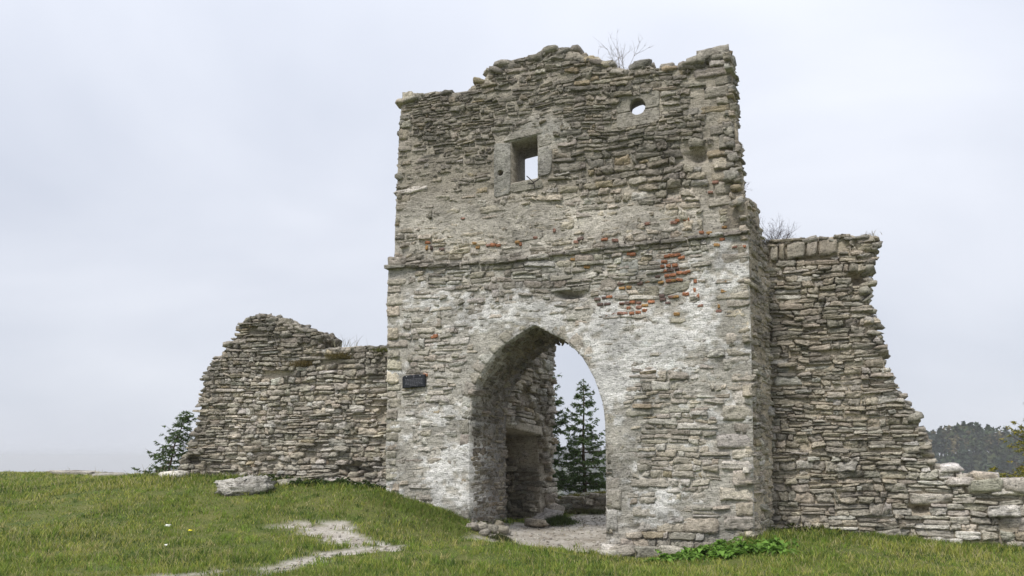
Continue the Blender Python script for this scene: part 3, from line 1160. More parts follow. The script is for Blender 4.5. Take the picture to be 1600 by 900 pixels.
emit_stones(np.concatenate([t[0] for t in TQ]), np.concatenate([t[1] for t in TQ]), np.concatenate([t[2] for t in TQ]), tower, rubble, 300)

for pl, qs in ((FRONT, ql_lo), (UPPER, ql_up), (FRONT, qr_lo), (UPPER, qr_up)):
    n = len(qs)
    ctr = qs.mean(1)
    X, Y = proj(pl(ctr[:, 0], ctr[:, 1], 0.0))
    prot = wall_bulge(ctr[:, 0], ctr[:, 1]) + rng.uniform(0.0, 0.035, n)
    cols = palette(n, 0.8, 0.3, 0.15, 0.08) * (0.95 + 0.28 * tower_low(X, Y))[:, None]
    V, C = stones(pl, qs, prot, rng.uniform(0.05, 0.3, n), rng.uniform(0.006, 0.014, n), cols, back=0.30, rough=0.6)
    for i in range(n):
        me = mesh_from("quoin", V[i], [STONE_Q], C[i])
        link("quoin", me, MAT_STONE, tower, V[i].mean(0))

# voussoirs round the arch
p = np.array(ARCH)
seg = np.linalg.norm(np.diff(p, axis=0), axis=1)
Ls = np.concatenate([[0], np.cumsum(seg)])
def arch_at(s, off=0.0):
    src = arch_grow(off) if off else p
    return np.stack([np.interp(s, Ls, src[:, 0]), np.interp(s, Ls, src[:, 1])], -1)
s = 0.9
vq = []
while s < Ls[-1] - 1.2:
    d = rng.uniform(0.22, 0.44)
    wv_ = rng.uniform(0.24, RING_W + 0.05)
    a0, a1 = arch_at(s, 0.02), arch_at(s + d, 0.02)
    b0, b1 = arch_at(s, wv_), arch_at(s + d, wv_)
    mid = arch_at(s + d / 2)
    vq.append([b0, a0, a1, b1])
    s += d
vq = np.array(vq)
# make corner order counter-clockwise
def ccw(q):
    x, y = q[:, 0], q[:, 1]
    ar = 0.5 * np.sum(x * np.roll(y, -1) - y * np.roll(x, -1))
    return q if ar > 0 else q[::-1]
vq = np.array([ccw(k) for k in vq])
n = len(vq)
V, C = stones(FRONT, vq, wall_bulge(*vq.mean(1).T) + rng.uniform(0.002, 0.018, n), rng.uniform(0.0, 0.12, n), rng.uniform(0.005, 0.012, n),
              palette(n, 0.9, 0.12, 0.1, 0.35) * 1.0, back=0.25, rough=0.32, lam=0.4)
for i in range(n):
    link("voussoir", mesh_from("voussoir", V[i], [STONE_Q], C[i]), MAT_STONE, tower, V[i].mean(0))

# inside of the passage: stones on the curved soffit and jambs
def soffit(u, v, w):
    """u: along the arch profile, v: depth into the passage, w: out of the surface"""
    u, v, w = np.broadcast_arrays(u, v, w)
    src = p
    q0 = np.stack([np.interp(u, Ls, src[:, 0]), np.interp(u, Ls, src[:, 1])], -1)
    e = 0.05
    q1 = np.stack([np.interp(u + e, Ls, src[:, 0]), np.interp(u + e, Ls, src[:, 1])], -1)
    q2 = np.stack([np.interp(u - e, Ls, src[:, 0]), np.interp(u - e, Ls, src[:, 1])], -1)
    t = q1 - q2
    t /= np.linalg.norm(t, axis=-1)[..., None] + 1e-9
    nn = np.stack([t[..., 1], -t[..., 0]], -1)          # to the right of travel = into the opening
    q = q0 + nn * w[..., None]
    return FRONT(q[..., 0], q[..., 1], -v)


def swap_map(a, b, w):
    return soffit(b, a, w)      # courses run along the depth


cells = lay_courses(0.12, PASSAGE, 0.3, Ls[-1] - 0.3, lambda a, b: 0.12, lambda a, b: 0.30)
q = cell_quads(cells, 0.7, 0.012, 77.0)
ctr = q.mean(1)
ok = (ctr[:, 0] > 0.16) & (ctr[:, 0] < PASSAGE - 0.02) & (ctr[:, 1] > 0.2) & (ctr[:, 1] < Ls[-1] - 0.2)
q, ctr = q[ok], ctr[ok]
n = len(q)
V, C = stones(swap_map, q[:, ::-1], np.where(ctr[:, 1] < 0.52 * Ls[-1], rng.normal(0.018, 0.024, n), rng.normal(-0.012, 0.008, n)), rng.uniform(0.3, 0.9, n), rng.uniform(0.004, 0.012, n), palette(n, 0.6, 0.55, 0.35, 0.04) * 0.88, back=0.12)
rubble.add(V.reshape(-1, 3), faces_for(n), None, C.reshape(-1, 3))

# bricks
btone = [np.array([0.40, 0.18, 0.10]), np.array([0.28, 0.16, 0.12]), np.array([0.15, 0.105, 0.09]), np.array([0.40, 0.24, 0.10])]
for (x, y, vert, t) in BRICKS_PX:
    pl = FRONT if y > ledge_y(x) else UPPER
    qd = np.array([brick_quad(pl, x, y, vert)])
    cc = qd.mean(1)
    X, Y = proj(pl(cc[:, 0], cc[:, 1], 0.0))
    pr = wall_bulge(cc[:, 0], cc[:, 1]) + 0.012 + 0.03 * plaster_amount(X, Y) * 0.5 + rng.uniform(0, 0.015)
    V, C = stones(pl, qd, pr, 0.3, 0.004, btone[t][None] * rng.uniform(0.8, 1.25), back=0.10, rough=0.6)
    link("brick", mesh_from("brick", V[0], [STONE_Q], C[0]), MAT_BRICK, tower, V[0].mean(0))

# window surround: lintel, jambs, sill; the round opening's blocks
def dressed(name, pl, pts_px, holes, prot, col, back=0.35):
    out = pl.poly(pts_px)
    # soften the outline
    O = []
    for i in range(len(out)):
        A, B, Cc = np.array(out[i - 1]), np.array(out[i]), np.array(out[(i + 1) % len(out)])
        d1, d2 = A - B, Cc - B
        r = min(0.05, 0.3 * np.linalg.norm(d1), 0.3 * np.linalg.norm(d2))
        O += [tuple(B + d1 / np.linalg.norm(d1) * r), tuple(B + d2 / np.linalg.norm(d2) * r)]
    c = np.array(col)

    def wf(u, v):
        return prot + 0.018 * fbm(u * 8, v * 10, 2.0, 4) + wall_bulge(u, v)

    def cf(u, v):
        return np.clip(c[None] * (1 + 0.22 * fbm(u * 7, v * 7, 3.0, 3))[:, None], 0.02, 0.8)
    return core(name, pl, O, holes, back, 0.018, wf, cf, MAT_STONE, tower, col)


DS = (0.36, 0.335, 0.285)
dressed("lintel", UPPER, LINTEL_PX, [], 0.018, DS)
dressed("window_jamb", UPPER, [(772, 309), (772, 224), (783, 223.5), (797.5, 223.5), (797.5, 287), (797, 303)], [PUTLOG], 0.004, (0.34, 0.325, 0.285))
dressed("window_jamb", UPPER, [(841, 230), (841, 212), (860, 208), (862, 225)], [], 0.004, DS)
dressed("window_jamb", UPPER, [(841, 277), (841, 232), (861, 227), (863, 250), (859, 272)], [], 0.004, (0.37, 0.35, 0.31))
dressed("window_sill", UPPER, [(798, 302), (798, 287.5), (846, 279), (849, 293)], [], 0.006, (0.35, 0.325, 0.27))
dressed("round_window_block", UPPER, ROUND_BOX_PX, [ROUND], -0.004, (0.33, 0.305, 0.255))
dressed("round_window_block", UPPER, ROUND_BOX2_PX, [ROUND], -0.010, (0.36, 0.33, 0.28))
for (pts, cl) in (([(798, 350), (801, 378), (848, 372), (850, 345), (820, 340)], (0.40, 0.37, 0.32)), ([(968, 432), (997, 429), (997, 404), (969, 407)], (0.38, 0.375, 0.34)),
                  ([(992, 470), (1028, 465), (1030, 446), (1000, 449)], (0.38, 0.345, 0.27)), ([(1036, 462), (1076, 452), (1078, 438), (1040, 446)], (0.36, 0.34, 0.27)),
                  ([(937, 455), (962, 453), (966, 430), (940, 432)], (0.36, 0.32, 0.27)), ([(960, 470), (980, 468), (984, 458), (962, 460)], (0.42, 0.41, 0.37))):
    pl = FRONT if pts[0][1] > ledge_y(pts[0][0]) else UPPER
    dressed("stone", pl, pts, [], 0.012, cl, 0.2)

# string course along the ledge
us = FRONT.poly(LEDGE_PX)
E = np.array(us)
x = E[0, 0] - 0.05
while x < E[-1, 0] - 0.05:
    w = min(rng.uniform(0.25, 0.6), E[-1, 0] - 0.02 - x)
    if w > 0.1:
        va, vb = np.interp(x, E[:, 0], E[:, 1]), np.interp(x + w, E[:, 0], E[:, 1])
        h = rng.uniform(0.06, 0.10)
        qd = np.array([[(x, va - h), (x + w, vb - h), (x + w, vb + 0.015), (x, va + 0.015)]]) + rng.normal(0, 0.012, (1, 4, 2))
        X, Y = proj(FRONT(*qd.mean(1)[0], 0.0))
        V, C = stones(FRONT, qd, wall_bulge(*qd.mean(1).T) + rng.uniform(0.07, 0.11), 0.2, 0.002, palette(1, 0.7, 0.1, 0.9, 0.02) * (1.0), back=0.25, rough=1.2)
        link("string_course", mesh_from("string_course", V[0], [STONE_Q], C[0]), MAT_STONE, tower, V[0].mean(0))
    x += w


def col_top(X, Y):
    n = len(X)
    return palette(n, 0.6, 0.25, 0.7, 0.04) * (0.95 + 0.25 * smooth(400, 700, Y))[:, None]


rim(rubble, UPPER, UPPER.poly(TOP_PX), 1.05, col_top, size=(0.19, 0.17, 0.075), d0=0.10)
rim(rubble, UPPER, UPPER.poly([(616, 405), (617, 360), (619, 310), (621, 260), (624, 200), (627, 158)]), 1.05, col_top, size=(0.08, 0.15, 0.08), step=0.15, d0=0.14, jit=0.015, shift=0.05)
rim(rubble, FRONT, FRONT.poly([(602, 800), (602, 700), (604, 640), (604, 580), (606, 520), (605, 470), (606, 420)]), 2.6, col_top, size=(0.08, 0.16, 0.09), step=0.16, d0=0.2, jit=0.015, shift=0.05)
# capping boulders standing proud of the top, one by one
for (x, y, rx, ry, d) in ((1000, 100, 19, 8, .2), (1093, 95, 13, 10, .2), (1128, 82, 13, 7, .2), (922, 91, 14, 6, .2), (858, 75, 15, 6, .2), (895, 79, 14, 7, .25), (748, 127, 10, 6, .2), (697, 145, 13, 5, .2),
                          (955, 100, 8, 6, .2), (785, 99, 18, 6, .2), (655, 149, 14, 5, .2), (1040, 104, 14, 6, .25)):
    u, v = UPPER.px(x, y)
    Vr, qr, Cr = rocks([UPPER(u, v, -d)], [[rx / 70, 0.26, ry / 68]], palette(1, 0.7, 0.1, 0.5, 0.02), rough=0.16, axes=rot_axes(1, 0.1, np.stack([TE, TN, [0, 0, 1]])), k=(12, 8))
    link("capping_stone", mesh_from("capping_stone", Vr[0], [qr], Cr[0]), MAT_STONE, tower, Vr[0].mean(0))

# right-hand side of the tower (lower, splayed) and of the upper storey
SIDE_OUT = SIDE.poly([(1178, 905), (1177, 780), (1175, 650), (1173, 500), (1170, 400), (1166, 340), (1163, 310), (1176, 311), (1182, 318), (1186, 335), (1187, 355), (1190, 372), (1197, 395),
                      (1202, 430), (1205, 520), (1207, 640), (1208, 780), (1208, 905)])
SIDE_OUT = [(max(u, 0.0), v) for u, v in SIDE_OUT]
USIDE_OUT = USIDE.poly([(1169, 380), (1160, 325), (1152, 265), (1147, 200), (1143, 130), (1141, 80), (1146, 84), (1149, 110), (1151, 140), (1152, 180), (1154, 215), (1156, 250), (1159, 285), (1164, 312), (1172, 380)])
USIDE_OUT = [(0.0, USIDE_OUT[0][1]), (0.0, USIDE_OUT[5][1])] + [(max(u, 0.2), v) for u, v in USIDE_OUT[6:]]


def side_relief(u, v):
    return 0.02 * vnoise(u * 2, v * 1.3, 8.0) - 0.02 + 0.026 * flakes(u, v, 5.0)


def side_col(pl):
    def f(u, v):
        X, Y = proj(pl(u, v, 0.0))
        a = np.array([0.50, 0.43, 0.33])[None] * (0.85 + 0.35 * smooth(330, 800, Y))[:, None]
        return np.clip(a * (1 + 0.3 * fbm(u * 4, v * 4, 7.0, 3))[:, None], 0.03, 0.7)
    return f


def plain_face(pl, outer, h, relief, colf, bag, parent, keep, sd, holes=(), dips=(), drop=0.02, prot=(0.012, 0.022), gap=(0.002, 0.009), wk=2.4, rnd=(0.0, 0.35), back=0.14, zmin=-1.2):
    O = np.array(outer)
    hf = h if callable(h) else (lambda a, b: h)
    cells = lay_courses(O[:, 0].min(), O[:, 0].max(), max(O[:, 1].min(), zmin), O[:, 1].max(), hf, lambda a, b: wk * hf(a, b) + 0.05)
    q = cell_quads(cells, 1.0, 0.013, sd)
    ctr = q.mean(1)
    ok = inpoly(ctr[:, 0], ctr[:, 1], outer)
    for hl in holes:
        for k in range(4):
            pt = ctr + 0.9 * (q[:, k] - ctr)
            ok &= ~inpoly(pt[:, 0], pt[:, 1], hl)
        ok &= ~inpoly(ctr[:, 0], ctr[:, 1], hl)
    X, Y = proj(pl(ctr[:, 0], ctr[:, 1], 0.0))
    ok &= zsum(dips, X, Y) > -0.06
    ok &= rng.random(len(q)) > drop
    q, ctr, X, Y = q[ok], ctr[ok], X[ok], Y[ok]
    n = len(q)
    pr = relief(ctr[:, 0], ctr[:, 1]) * 0 + wall_bulge(ctr[:, 0] + sd, ctr[:, 1]) + rng.normal(prot[0], prot[1], n) + np.where(rng.random(n) < 0.07, 0.035, 0)
    V, C = stones(pl, q, pr, rng.uniform(*rnd, n), rng.uniform(*gap, n), colf(X, Y), back=back)
    area = np.abs((q[:, 2, 0] - q[:, 0, 0]) * (q[:, 2, 1] - q[:, 0, 1])) * ((Y < 900) & (X < 1605) & (X > 0))
    emit_stones(V, C, area, parent, bag, keep)


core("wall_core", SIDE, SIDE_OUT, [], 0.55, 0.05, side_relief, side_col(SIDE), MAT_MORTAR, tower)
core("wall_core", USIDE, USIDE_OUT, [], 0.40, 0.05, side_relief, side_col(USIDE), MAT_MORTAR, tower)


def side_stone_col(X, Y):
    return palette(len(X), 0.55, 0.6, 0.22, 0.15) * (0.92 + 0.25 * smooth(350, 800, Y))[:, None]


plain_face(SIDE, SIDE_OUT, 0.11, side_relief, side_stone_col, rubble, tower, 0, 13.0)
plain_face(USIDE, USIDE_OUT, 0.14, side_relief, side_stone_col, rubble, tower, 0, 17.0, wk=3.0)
rim(rubble, SIDE, SIDE.poly([(1163, 311), (1176, 312), (1182, 318), (1186, 335), (1187, 355), (1190, 372), (1197, 395)]), 0.5, side_stone_col, size=(0.10, 0.12, 0.07), step=0.14, jit=0.02, shift=-0.05)
rim(rubble, USIDE, USIDE.poly([(1146, 84), (1149, 110), (1151, 140), (1152, 180), (1154, 215), (1156, 250), (1159, 285), (1164, 312)]), 0.4, col_top, size=(0.08, 0.12, 0.08), step=0.14, jit=0.02, shift=-0.06)

# bracket stuck in front of the window sill
bag = Bag()
c0 = np.array(UPPER.px(833, 293))
tip = np.array(UPPER.px(832, 283))
for pts in (((836, 296), (834, 285), (823, 275)), ((834, 285), (844, 278)), ((834, 286.5), (825, 287))):
    P = [UPPER(*UPPER.px(*k, 0.09), 0.09) for k in pts]
    Vt, qt = tube(P, [0.012] * len(P), 5)
    bag.add(Vt, qt)
link("iron_bracket", bag.mesh("iron_bracket"), MAT_IRON, tower, tower["_org"])

ro = link("rubble", rubble.mesh("rubble"), MAT_STONE, tower, tower["_org"])
tag(ro, kind="stuff")

# ------------------------------------------------------------------ curtain wall left of the tower
LEFT_PX = [(279, 742), (282, 728), (289, 712), (296, 697), (302, 683), (308, 665), (314, 646), (312, 632), (313, 617), (318, 604), (320, 591), (328, 577), (335, 557), (356, 552), (355, 540),
           (364, 529), (375, 519), (373, 508), (386, 498), (400, 492), (415, 490), (437, 499), (450, 503), (463, 508), (483, 514), (500, 523), (497, 546), (514, 547), (533, 542), (558, 540), (588, 541), (615, 542)]
LEFT_OUT = LEFT.poly(LEFT_PX + [(650, 542), (650, 905), (275, 905)])
leftw = thing("curtain_wall", "low ruined rubble wall with stepped broken left end and humped top", "wall", tuple(LEFT(-3.0, 0.8, -0.5)))
LDIPS = [(300, 718, 8, 6, -.4), (550, 735, 26, 8, -.40), (400, 520, 7, 14, -.14), (430, 585, 30, 12, -.09), (335, 724, 5, 5, -.12), (478, 570, 7, 7, -.1), (598, 640, 8, 26, -.12), (430, 550, 40, 12, -.04)]


def left_relief(u, v):
    X, Y = proj(LEFT(u, v, 0.0))
    return wall_bulge(u + 23.0, v) - 0.075 + 0.026 * flakes(u, v, 3.0) + zsum(LDIPS, X, Y) - 0.15 * smooth(300, 285, X)


def left_mcol(u, v):
    X, Y = proj(LEFT(u, v, 0.0))
    a = np.array([0.46, 0.41, 0.33])[None] * np.ones((len(u), 1))
    a = a * (1 + 0.35 * zsum([(430, 575, 50, 25, 1), (560, 620, 40, 40, .5)], X, Y))[:, None]
    return np.clip(a * (1 + 0.3 * fbm(u * 4, v * 4, 7.7, 3))[:, None], 0.03, 0.7)


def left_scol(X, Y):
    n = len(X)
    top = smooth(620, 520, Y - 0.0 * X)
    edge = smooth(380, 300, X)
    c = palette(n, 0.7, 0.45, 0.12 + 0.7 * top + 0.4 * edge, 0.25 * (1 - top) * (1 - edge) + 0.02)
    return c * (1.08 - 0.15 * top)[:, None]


lrub = Bag()
core("wall_core", LEFT, LEFT_OUT, [], 1.2, 0.05, left_relief, left_mcol, MAT_MORTAR, leftw)
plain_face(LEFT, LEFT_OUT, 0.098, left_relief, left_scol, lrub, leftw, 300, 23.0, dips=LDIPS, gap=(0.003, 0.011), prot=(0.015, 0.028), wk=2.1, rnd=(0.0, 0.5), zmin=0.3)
hp = np.array([LEFT(*LEFT.px(x, y), -d) for x, y, d in ((532, 738, .22), (545, 733, .3), (560, 740, .22), (572, 734, .28), (550, 742, .15), (520, 742, .12), (585, 741, .12), (538, 730, .34), (565, 729, .32))])
add_rocks(lrub, hp, rng.uniform(0.7, 1.2, (len(hp), 3)) * np.array([0.17, 0.14, 0.06]), palette(len(hp), 0.6, 0.4, 0.3, 0.1), axes=rot_axes(len(hp), 0.2, np.stack([TE, TN, [0, 0, 1.0]])), rough=0.24)
rim(lrub, LEFT, LEFT.poly(LEFT_PX), 1.2, lambda X, Y: palette(len(X), 0.7, 0.2, 0.6, 0.05) * 1.0, size=(0.13, 0.14, 0.055), step=0.14, d0=0.06, jit=0.035)
o = link("rubble", lrub.mesh("rubble"), MAT_STONE, leftw, leftw["_org"])
tag(o, kind="stuff")

# ------------------------------------------------------------------ curtain wall right of the tower, running out into a low wall
RIGHT_PX = [(1188, 384), (1200, 379), (1225, 374), (1260, 372), (1300, 369), (1330, 366), (1342, 371), (1358, 365), (1369, 370), (1366, 382), (1358, 396), (1355, 412), (1358, 430), (1352, 450), (1354, 470),
            (1361, 490), (1366, 508), (1369, 525), (1378, 552), (1385, 580), (1397, 604), (1410, 621), (1424, 645), (1438, 668), (1446, 690), (1450, 714), (1461, 726), (1472, 733), (1498, 734), (1504, 748),
            (1520, 744), (1524, 741), (1554, 742), (1560, 751), (1600, 754), (1640, 752), (1690, 757), (1760, 760)]
RIGHT_OUT = RIGHT.poly(RIGHT_PX + [(1760, 960), (1180, 960)])
rightw = thing("curtain_wall", "tall ruined rubble wall sloping down to a low dry-stone wall, beside the tower", "wall", tuple(RIGHT(3.0, -0.2, -0.5)))
RDIPS = [(1338, 436, 14, 8, -.35), (1300, 722, 10, 5, -.05), (1440, 795, 16, 6, -.3), (1415, 722, 7, 4, -.1), (1226, 438, 10, 3, -.08), (1320, 515, 10, 8, -.1), (1250, 404, 60, 3, -.07), (1405, 755, 6, 5, -.12), (1330, 690, 10, 3, -.06)]


def right_relief(u, v):
    X, Y = proj(RIGHT(u, v, 0.0))
    return wall_bulge(u + 31.0, v) - 0.072 + 0.035 * zsum([(1330, 620, 60, 40, 1), (1240, 590, 60, 60, .5), (1500, 830, 120, 16, .7), (1300, 810, 120, 14, .6)], X, Y) + 0.026 * flakes(u, v, 3.0) + zsum(RDIPS, X, Y)


def right_mcol(u, v):
    X, Y = proj(RIGHT(u, v, 0.0))
    a = np.array([0.47, 0.41, 0.32])[None] * np.ones((len(u), 1))
    a = a * (1 + 0.4 * zsum([(1360, 620, 60, 40, 1), (1250, 600, 60, 60, .5)], X, Y))[:, None]
    return np.clip(a * (1 + 0.3 * fbm(u * 4, v * 4, 7.7, 3))[:, None], 0.03, 0.7)


def right_scol(X, Y):
    n = len(X)
    far = smooth(1380, 1500, X) * smooth(640, 720, Y)
    warm = zsum([(1270, 430, 100, 80, .5), (1260, 720, 120, 120, .25)], X, Y)
    c = palette(n, 0.6 + 0.5 * far, 0.45 + warm - 0.3 * far, 0.22 - 0.1 * far, 0.16 + 0.25 * far)
    return c * (0.98 + 0.18 * far)[:, None]


def right_h(u, v):
    X, Y = proj(RIGHT(u, v, 0.0))
    return float(0.10 + 0.075 * smooth(1420, 1520, X) + 0.03 * smooth(700, 800, Y))


rrub = Bag()
CAPS = [(1203, 1216), (1217, 1226), (1229, 1258), (1260, 1277), (1279, 1308)]
cap_q = []
for (xa, xb) in CAPS:
    ya, yb = np.interp([xa, xb], [1200, 1310], [384, 372])
    cap_q.append([RIGHT.px(xa, ya + 26), RIGHT.px(xb, yb + 24), RIGHT.px(xb, yb), RIGHT.px(xa, ya)])
cap_q = np.array(cap_q)
core("wall_core", RIGHT, RIGHT_OUT, [], 1.1, 0.05, right_relief, right_mcol, MAT_MORTAR, rightw)
plain_face(RIGHT, RIGHT_OUT, right_h, right_relief, right_scol, rrub, rightw, 290, 31.0, holes=[[tuple(k) for k in qd] for qd in cap_q], dips=RDIPS, gap=(0.002, 0.010), prot=(0.015, 0.026), wk=2.5, zmin=-1.0)
V, C = stones(RIGHT, cap_q, rng.uniform(0.05, 0.09, len(cap_q)), 0.25, 0.008, palette(len(cap_q), 0.6, 0.5, 0.1, 0.05) * 0.95, back=0.3, rough=0.6)
for i in range(len(cap_q)):
    link("capping_stone", mesh_from("capping_stone", V[i], [STONE_Q], C[i]), MAT_STONE, rightw, V[i].mean(0))
rim(rrub, RIGHT, RIGHT.poly(RIGHT_PX), 1.1, lambda X, Y: palette(len(X), 0.7, 0.3, 0.4, 0.1) * 0.98, size=(0.13, 0.15, 0.055), step=0.14, d0=0.06, jit=0.035)
for (x, y, rx, ry) in ((1487, 731, 17, 6), (1538, 745, 17, 7), (1541, 760, 24, 10), (1585, 758, 24, 10), (1500, 752, 18, 7), (1630, 758, 24, 9)):
    u, v = RIGHT.px(x, y)
    Vr, qr, Cr = rocks([RIGHT(u, v, -0.12)], [[rx / 75, 0.25, ry / 72]], palette(1, 0.8, 0.15, 0.05, 0.3) * 1.1, rough=0.16, axes=rot_axes(1, 0.07, np.stack([TE, TN, [0, 0, 1]])), k=(12, 8), square=0.45)
    link("capping_stone", mesh_from("capping_stone", Vr[0], [qr], Cr[0]), MAT_STONE, rightw, Vr[0].mean(0))
o = link("rubble", rrub.mesh("rubble"), MAT_STONE, rightw, rightw["_org"])
tag(o, kind="stuff")

# ------------------------------------------------------------------ inner wall with a dark doorway, behind the arch
ip0 = FRONT(*np.array(ARCH[2]) * np.array([1, 0]), -(PASSAGE + 0.02))
ip0 = ip0 - 0.02 * TE
INNER_DIR = rotz(-TN, -10.0)
INNER = Plane(ip0, INNER_DIR, np.array([INNER_DIR[1], -INNER_DIR[0], 0.0]))
INNER_PX = [(866, 812), (864, 790), (868, 770), (865, 745), (862, 720), (866, 690), (863, 660), (865, 630), (866, 600), (865, 575), (866, 545), (864, 500), (862, 470)]
iu = INNER.poly(INNER_PX)
utop = iu[-1]
INNER_OUT = [(0.0, -0.8), (iu[0][0] + 0.1, -0.8)] + iu + [(utop[0] - 0.7, utop[1] + 0.25), (utop[0] - 1.4, utop[1] + 0.1), (0.0, utop[1] + 0.3)]
DOOR = INNER.poly([(786, 905), (788, 668), (842, 681), (846, 740), (847, 806), (850, 905)])
DOOR = [(max(u, 0.12), v) for u, v in DOOR]
inner = thing("inner_wall", "ruined inner wall with dark low doorway seen through the arch", "wall", tuple(INNER(1.5, -0.2, -0.5)))
IDIPS = [(822, 615, 8, 10, -.2), (806, 640, 8, 8, -.05)]


def inner_relief(u, v):
    X, Y = proj(INNER(u, v, 0.0))
    return wall_bulge(u + 47.0, v) - 0.08 + 0.026 * flakes(u, v, 3.0) + zsum(IDIPS, X, Y)


def inner_mcol(u, v):
    a = np.array([0.38, 0.335, 0.265])[None] * np.ones((len(u), 1))
    return np.clip(a * (1 + 0.3 * fbm(u * 4, v * 4, 7.7, 3))[:, None], 0.03, 0.7)


irub = Bag()
core("wall_core", INNER, INNER_OUT, [DOOR], 3.2, 0.05, inner_relief, inner_mcol, MAT_MORTAR, inner)
plain_face(INNER, INNER_OUT, 0.14, inner_relief, lambda X, Y: palette(len(X), 0.6, 0.5, 0.15, 0.1), irub, inner, 120, 47.0, holes=[DOOR], dips=IDIPS, prot=(0.03, 0.035))
rim(irub, INNER, iu, 0.9, lambda X, Y: palette(len(X), 0.6, 0.45, 0.2, 0.1), size=(0.14, 0.16, 0.08), step=0.15, d0=0.1)
# the doorway is blocked behind by rough masonry
BACKP = Plane(INNER(0, 0, -3.1), INNER.e, INNER.n)
b_out = [(0.05, -0.8), (DOOR[-1][0] + 0.3, -0.8), (DOOR[-1][0] + 0.3, 3.2), (0.05, 3.2)]
core("blocking", BACKP, b_out, [], 0.4, 0.06, lambda u, v: 0.05 * fbm(u * 4, v * 5, 1.0, 3), inner_mcol, MAT_MORTAR, inner)
plain_face(BACKP, b_out, 0.15, inner_relief, lambda X, Y: palette(len(X), 0.5, 0.5, 0.3, 0.03) * 0.85, irub, inner, 0, 53.0, prot=(0.03, 0.04))
JAMB = Plane(INNER(DOOR[3][0], 0, 0), -INNER.n, -INNER.e)
j_out = [(0.05, -0.8), (3.1, -0.8), (3.1, 2.4), (0.05, 2.4)]
plain_face(JAMB, j_out, 0.15, inner_relief, lambda X, Y: palette(len(X), 0.6, 0.5, 0.2, 0.05) * 0.95, irub, inner, 0, 57.0, prot=(0.05, 0.05))
lin = INNER.poly([(788, 668), (845, 681), (845, 667), (788, 650)])
lin = [(max(lin[0][0], 0.02), lin[0][1]), lin[1], lin[2], (max(lin[3][0], 0.02), lin[3][1])]
V, C = stones(INNER, np.array([lin]), 0.06, 0.15, 0.006, palette(1, 0.7, 0.3, 0, 0.1), back=0.5, rough=0.5)
link("lintel", mesh_from("lintel", V[0], [STONE_Q], C[0]), MAT_STONE, inner, V[0].mean(0))
o = link("rubble", irub.mesh("rubble"), MAT_STONE, inner, inner["_org"])
tag(o, kind="stuff")


# ------------------------------------------------------------------ loose stones and the low ledge behind the arch
def loose(name, x, y, depth, half, label, cat, cols, group=None, tilt=0.25, k=(14, 9), rough=0.2, sink=0.3, square=0.55, yaw=None):
    P = at(x, y, depth)
    P[2] = float(ground_z(np.array([P[0]]), np.array([P[1]]))[0]) + half[2] * (1 - 2 * sink)
    ax = rot_axes(1, tilt)
    Vr, qr, Cr = rocks([P], [half], cols, rough=rough, k=k, axes=ax, square=square)
    o = link(name, mesh_from(name, Vr[0], [qr], Cr[0]), MAT_STONE, None, P)
    tag(o, label, cat, group)
    return o


def strata(o, amt, freq):
    me = o.data
    n = len(me.vertices)
    co = np.empty(n * 3, np.float32)
    me.vertices.foreach_get("co", co)
    co = co.reshape(-1, 3)
    nr = co / (np.linalg.norm(co, axis=1)[:, None] + 1e-6)
    k = co[:, 2] * freq + 0.25 * co[:, 0] * freq + 0.9 * vnoise(co[:, 0] * 5, co[:, 1] * 5, co[:, 2] * 9)
    d = amt * ((k - np.floor(k)) - 0.5) + amt * 0.7 * vnoise(co[:, 0] * 12, co[:, 1] * 12, co[:, 2] * 25)
    me.vertices.foreach_set("co", (co + nr * d[:, None]).astype(np.float32).ravel())


def ground_depth(x, y):
    return ground_px(x, y)[1]


loose("boulder", 383, 768, ground_depth(383, 771), (0.56, 0.34, 0.22), "large pale fissured boulder lying in grass before the low wall", "boulder", palette(1, 0.9, 0, 0.05, 0.4) * 1.1, tilt=0.06, k=(56, 30), rough=0.24, sink=0.22, square=0.62)
strata(bpy.data.objects["boulder"], 0.06, 15)
loose("flat_rock", 120, 743, 30.3, (0.75, 0.35, 0.10), "flat grey rock lying on the far grass edge under the sky", "rock", palette(1, 0.8, 0.1, 0.2, 0.2), tilt=0.03, k=(18, 8), sink=0.25)
loose("flat_rock", 175, 746, 28.8, (0.6, 0.3, 0.09), "small pale rock beside the flat rock on the far grass edge", "rock", palette(1, 0.6, 0.1, 0, 0.6), tilt=0.03, k=(18, 8), sink=0.3)
loose("flat_rock", 270, 745, 22.6, (0.35, 0.25, 0.10), "pale rock lying at the foot of the low wall's broken end", "rock", palette(1, 0.6, 0.1, 0, 0.6), tilt=0.05, k=(18, 8), sink=0.25)
loose("flat_rock", 455, 748, 21.0, (0.30, 0.2, 0.10), "grey rock half hidden in dark weeds under the low wall", "rock", palette(1, 0.9, 0.1, 0.1, 0.1), tilt=0.05, k=(18, 8), sink=0.25)
fs = [(752, 812, 19.05, (.13, .12, .10)), (768, 812, 19.3, (.12, .11, .09)), (757, 822, 18.8, (.13, .11, .07)), (779, 806, 19.9, (.11, .11, .10)), (738, 815, 18.85, (.12, .11, .08)), (786, 818, 19.6, (.12, .11, .08))]
FALLEN = ["largest rounded stone fallen at the foot of the arch's jamb", "rounded stone fallen at the jamb foot, just right of the largest one", "flattish stone lying foremost of those at the arch's jamb foot",
          "small stone wedged close under the inner face of the arch's jamb", "leftmost rounded stone fallen below the jamb's pale plaster", "rightmost stone fallen at the jamb foot, nearest the passage floor"]
for i, (x, y, d, hf) in enumerate(fs):
    loose("fallen_stone", x, y, d, hf, FALLEN[i], "stone", palette(1, 0.5, 0.3, 0.7, 0.0) * 0.9, "fallen stones under the arch jamb", sink=0.2)
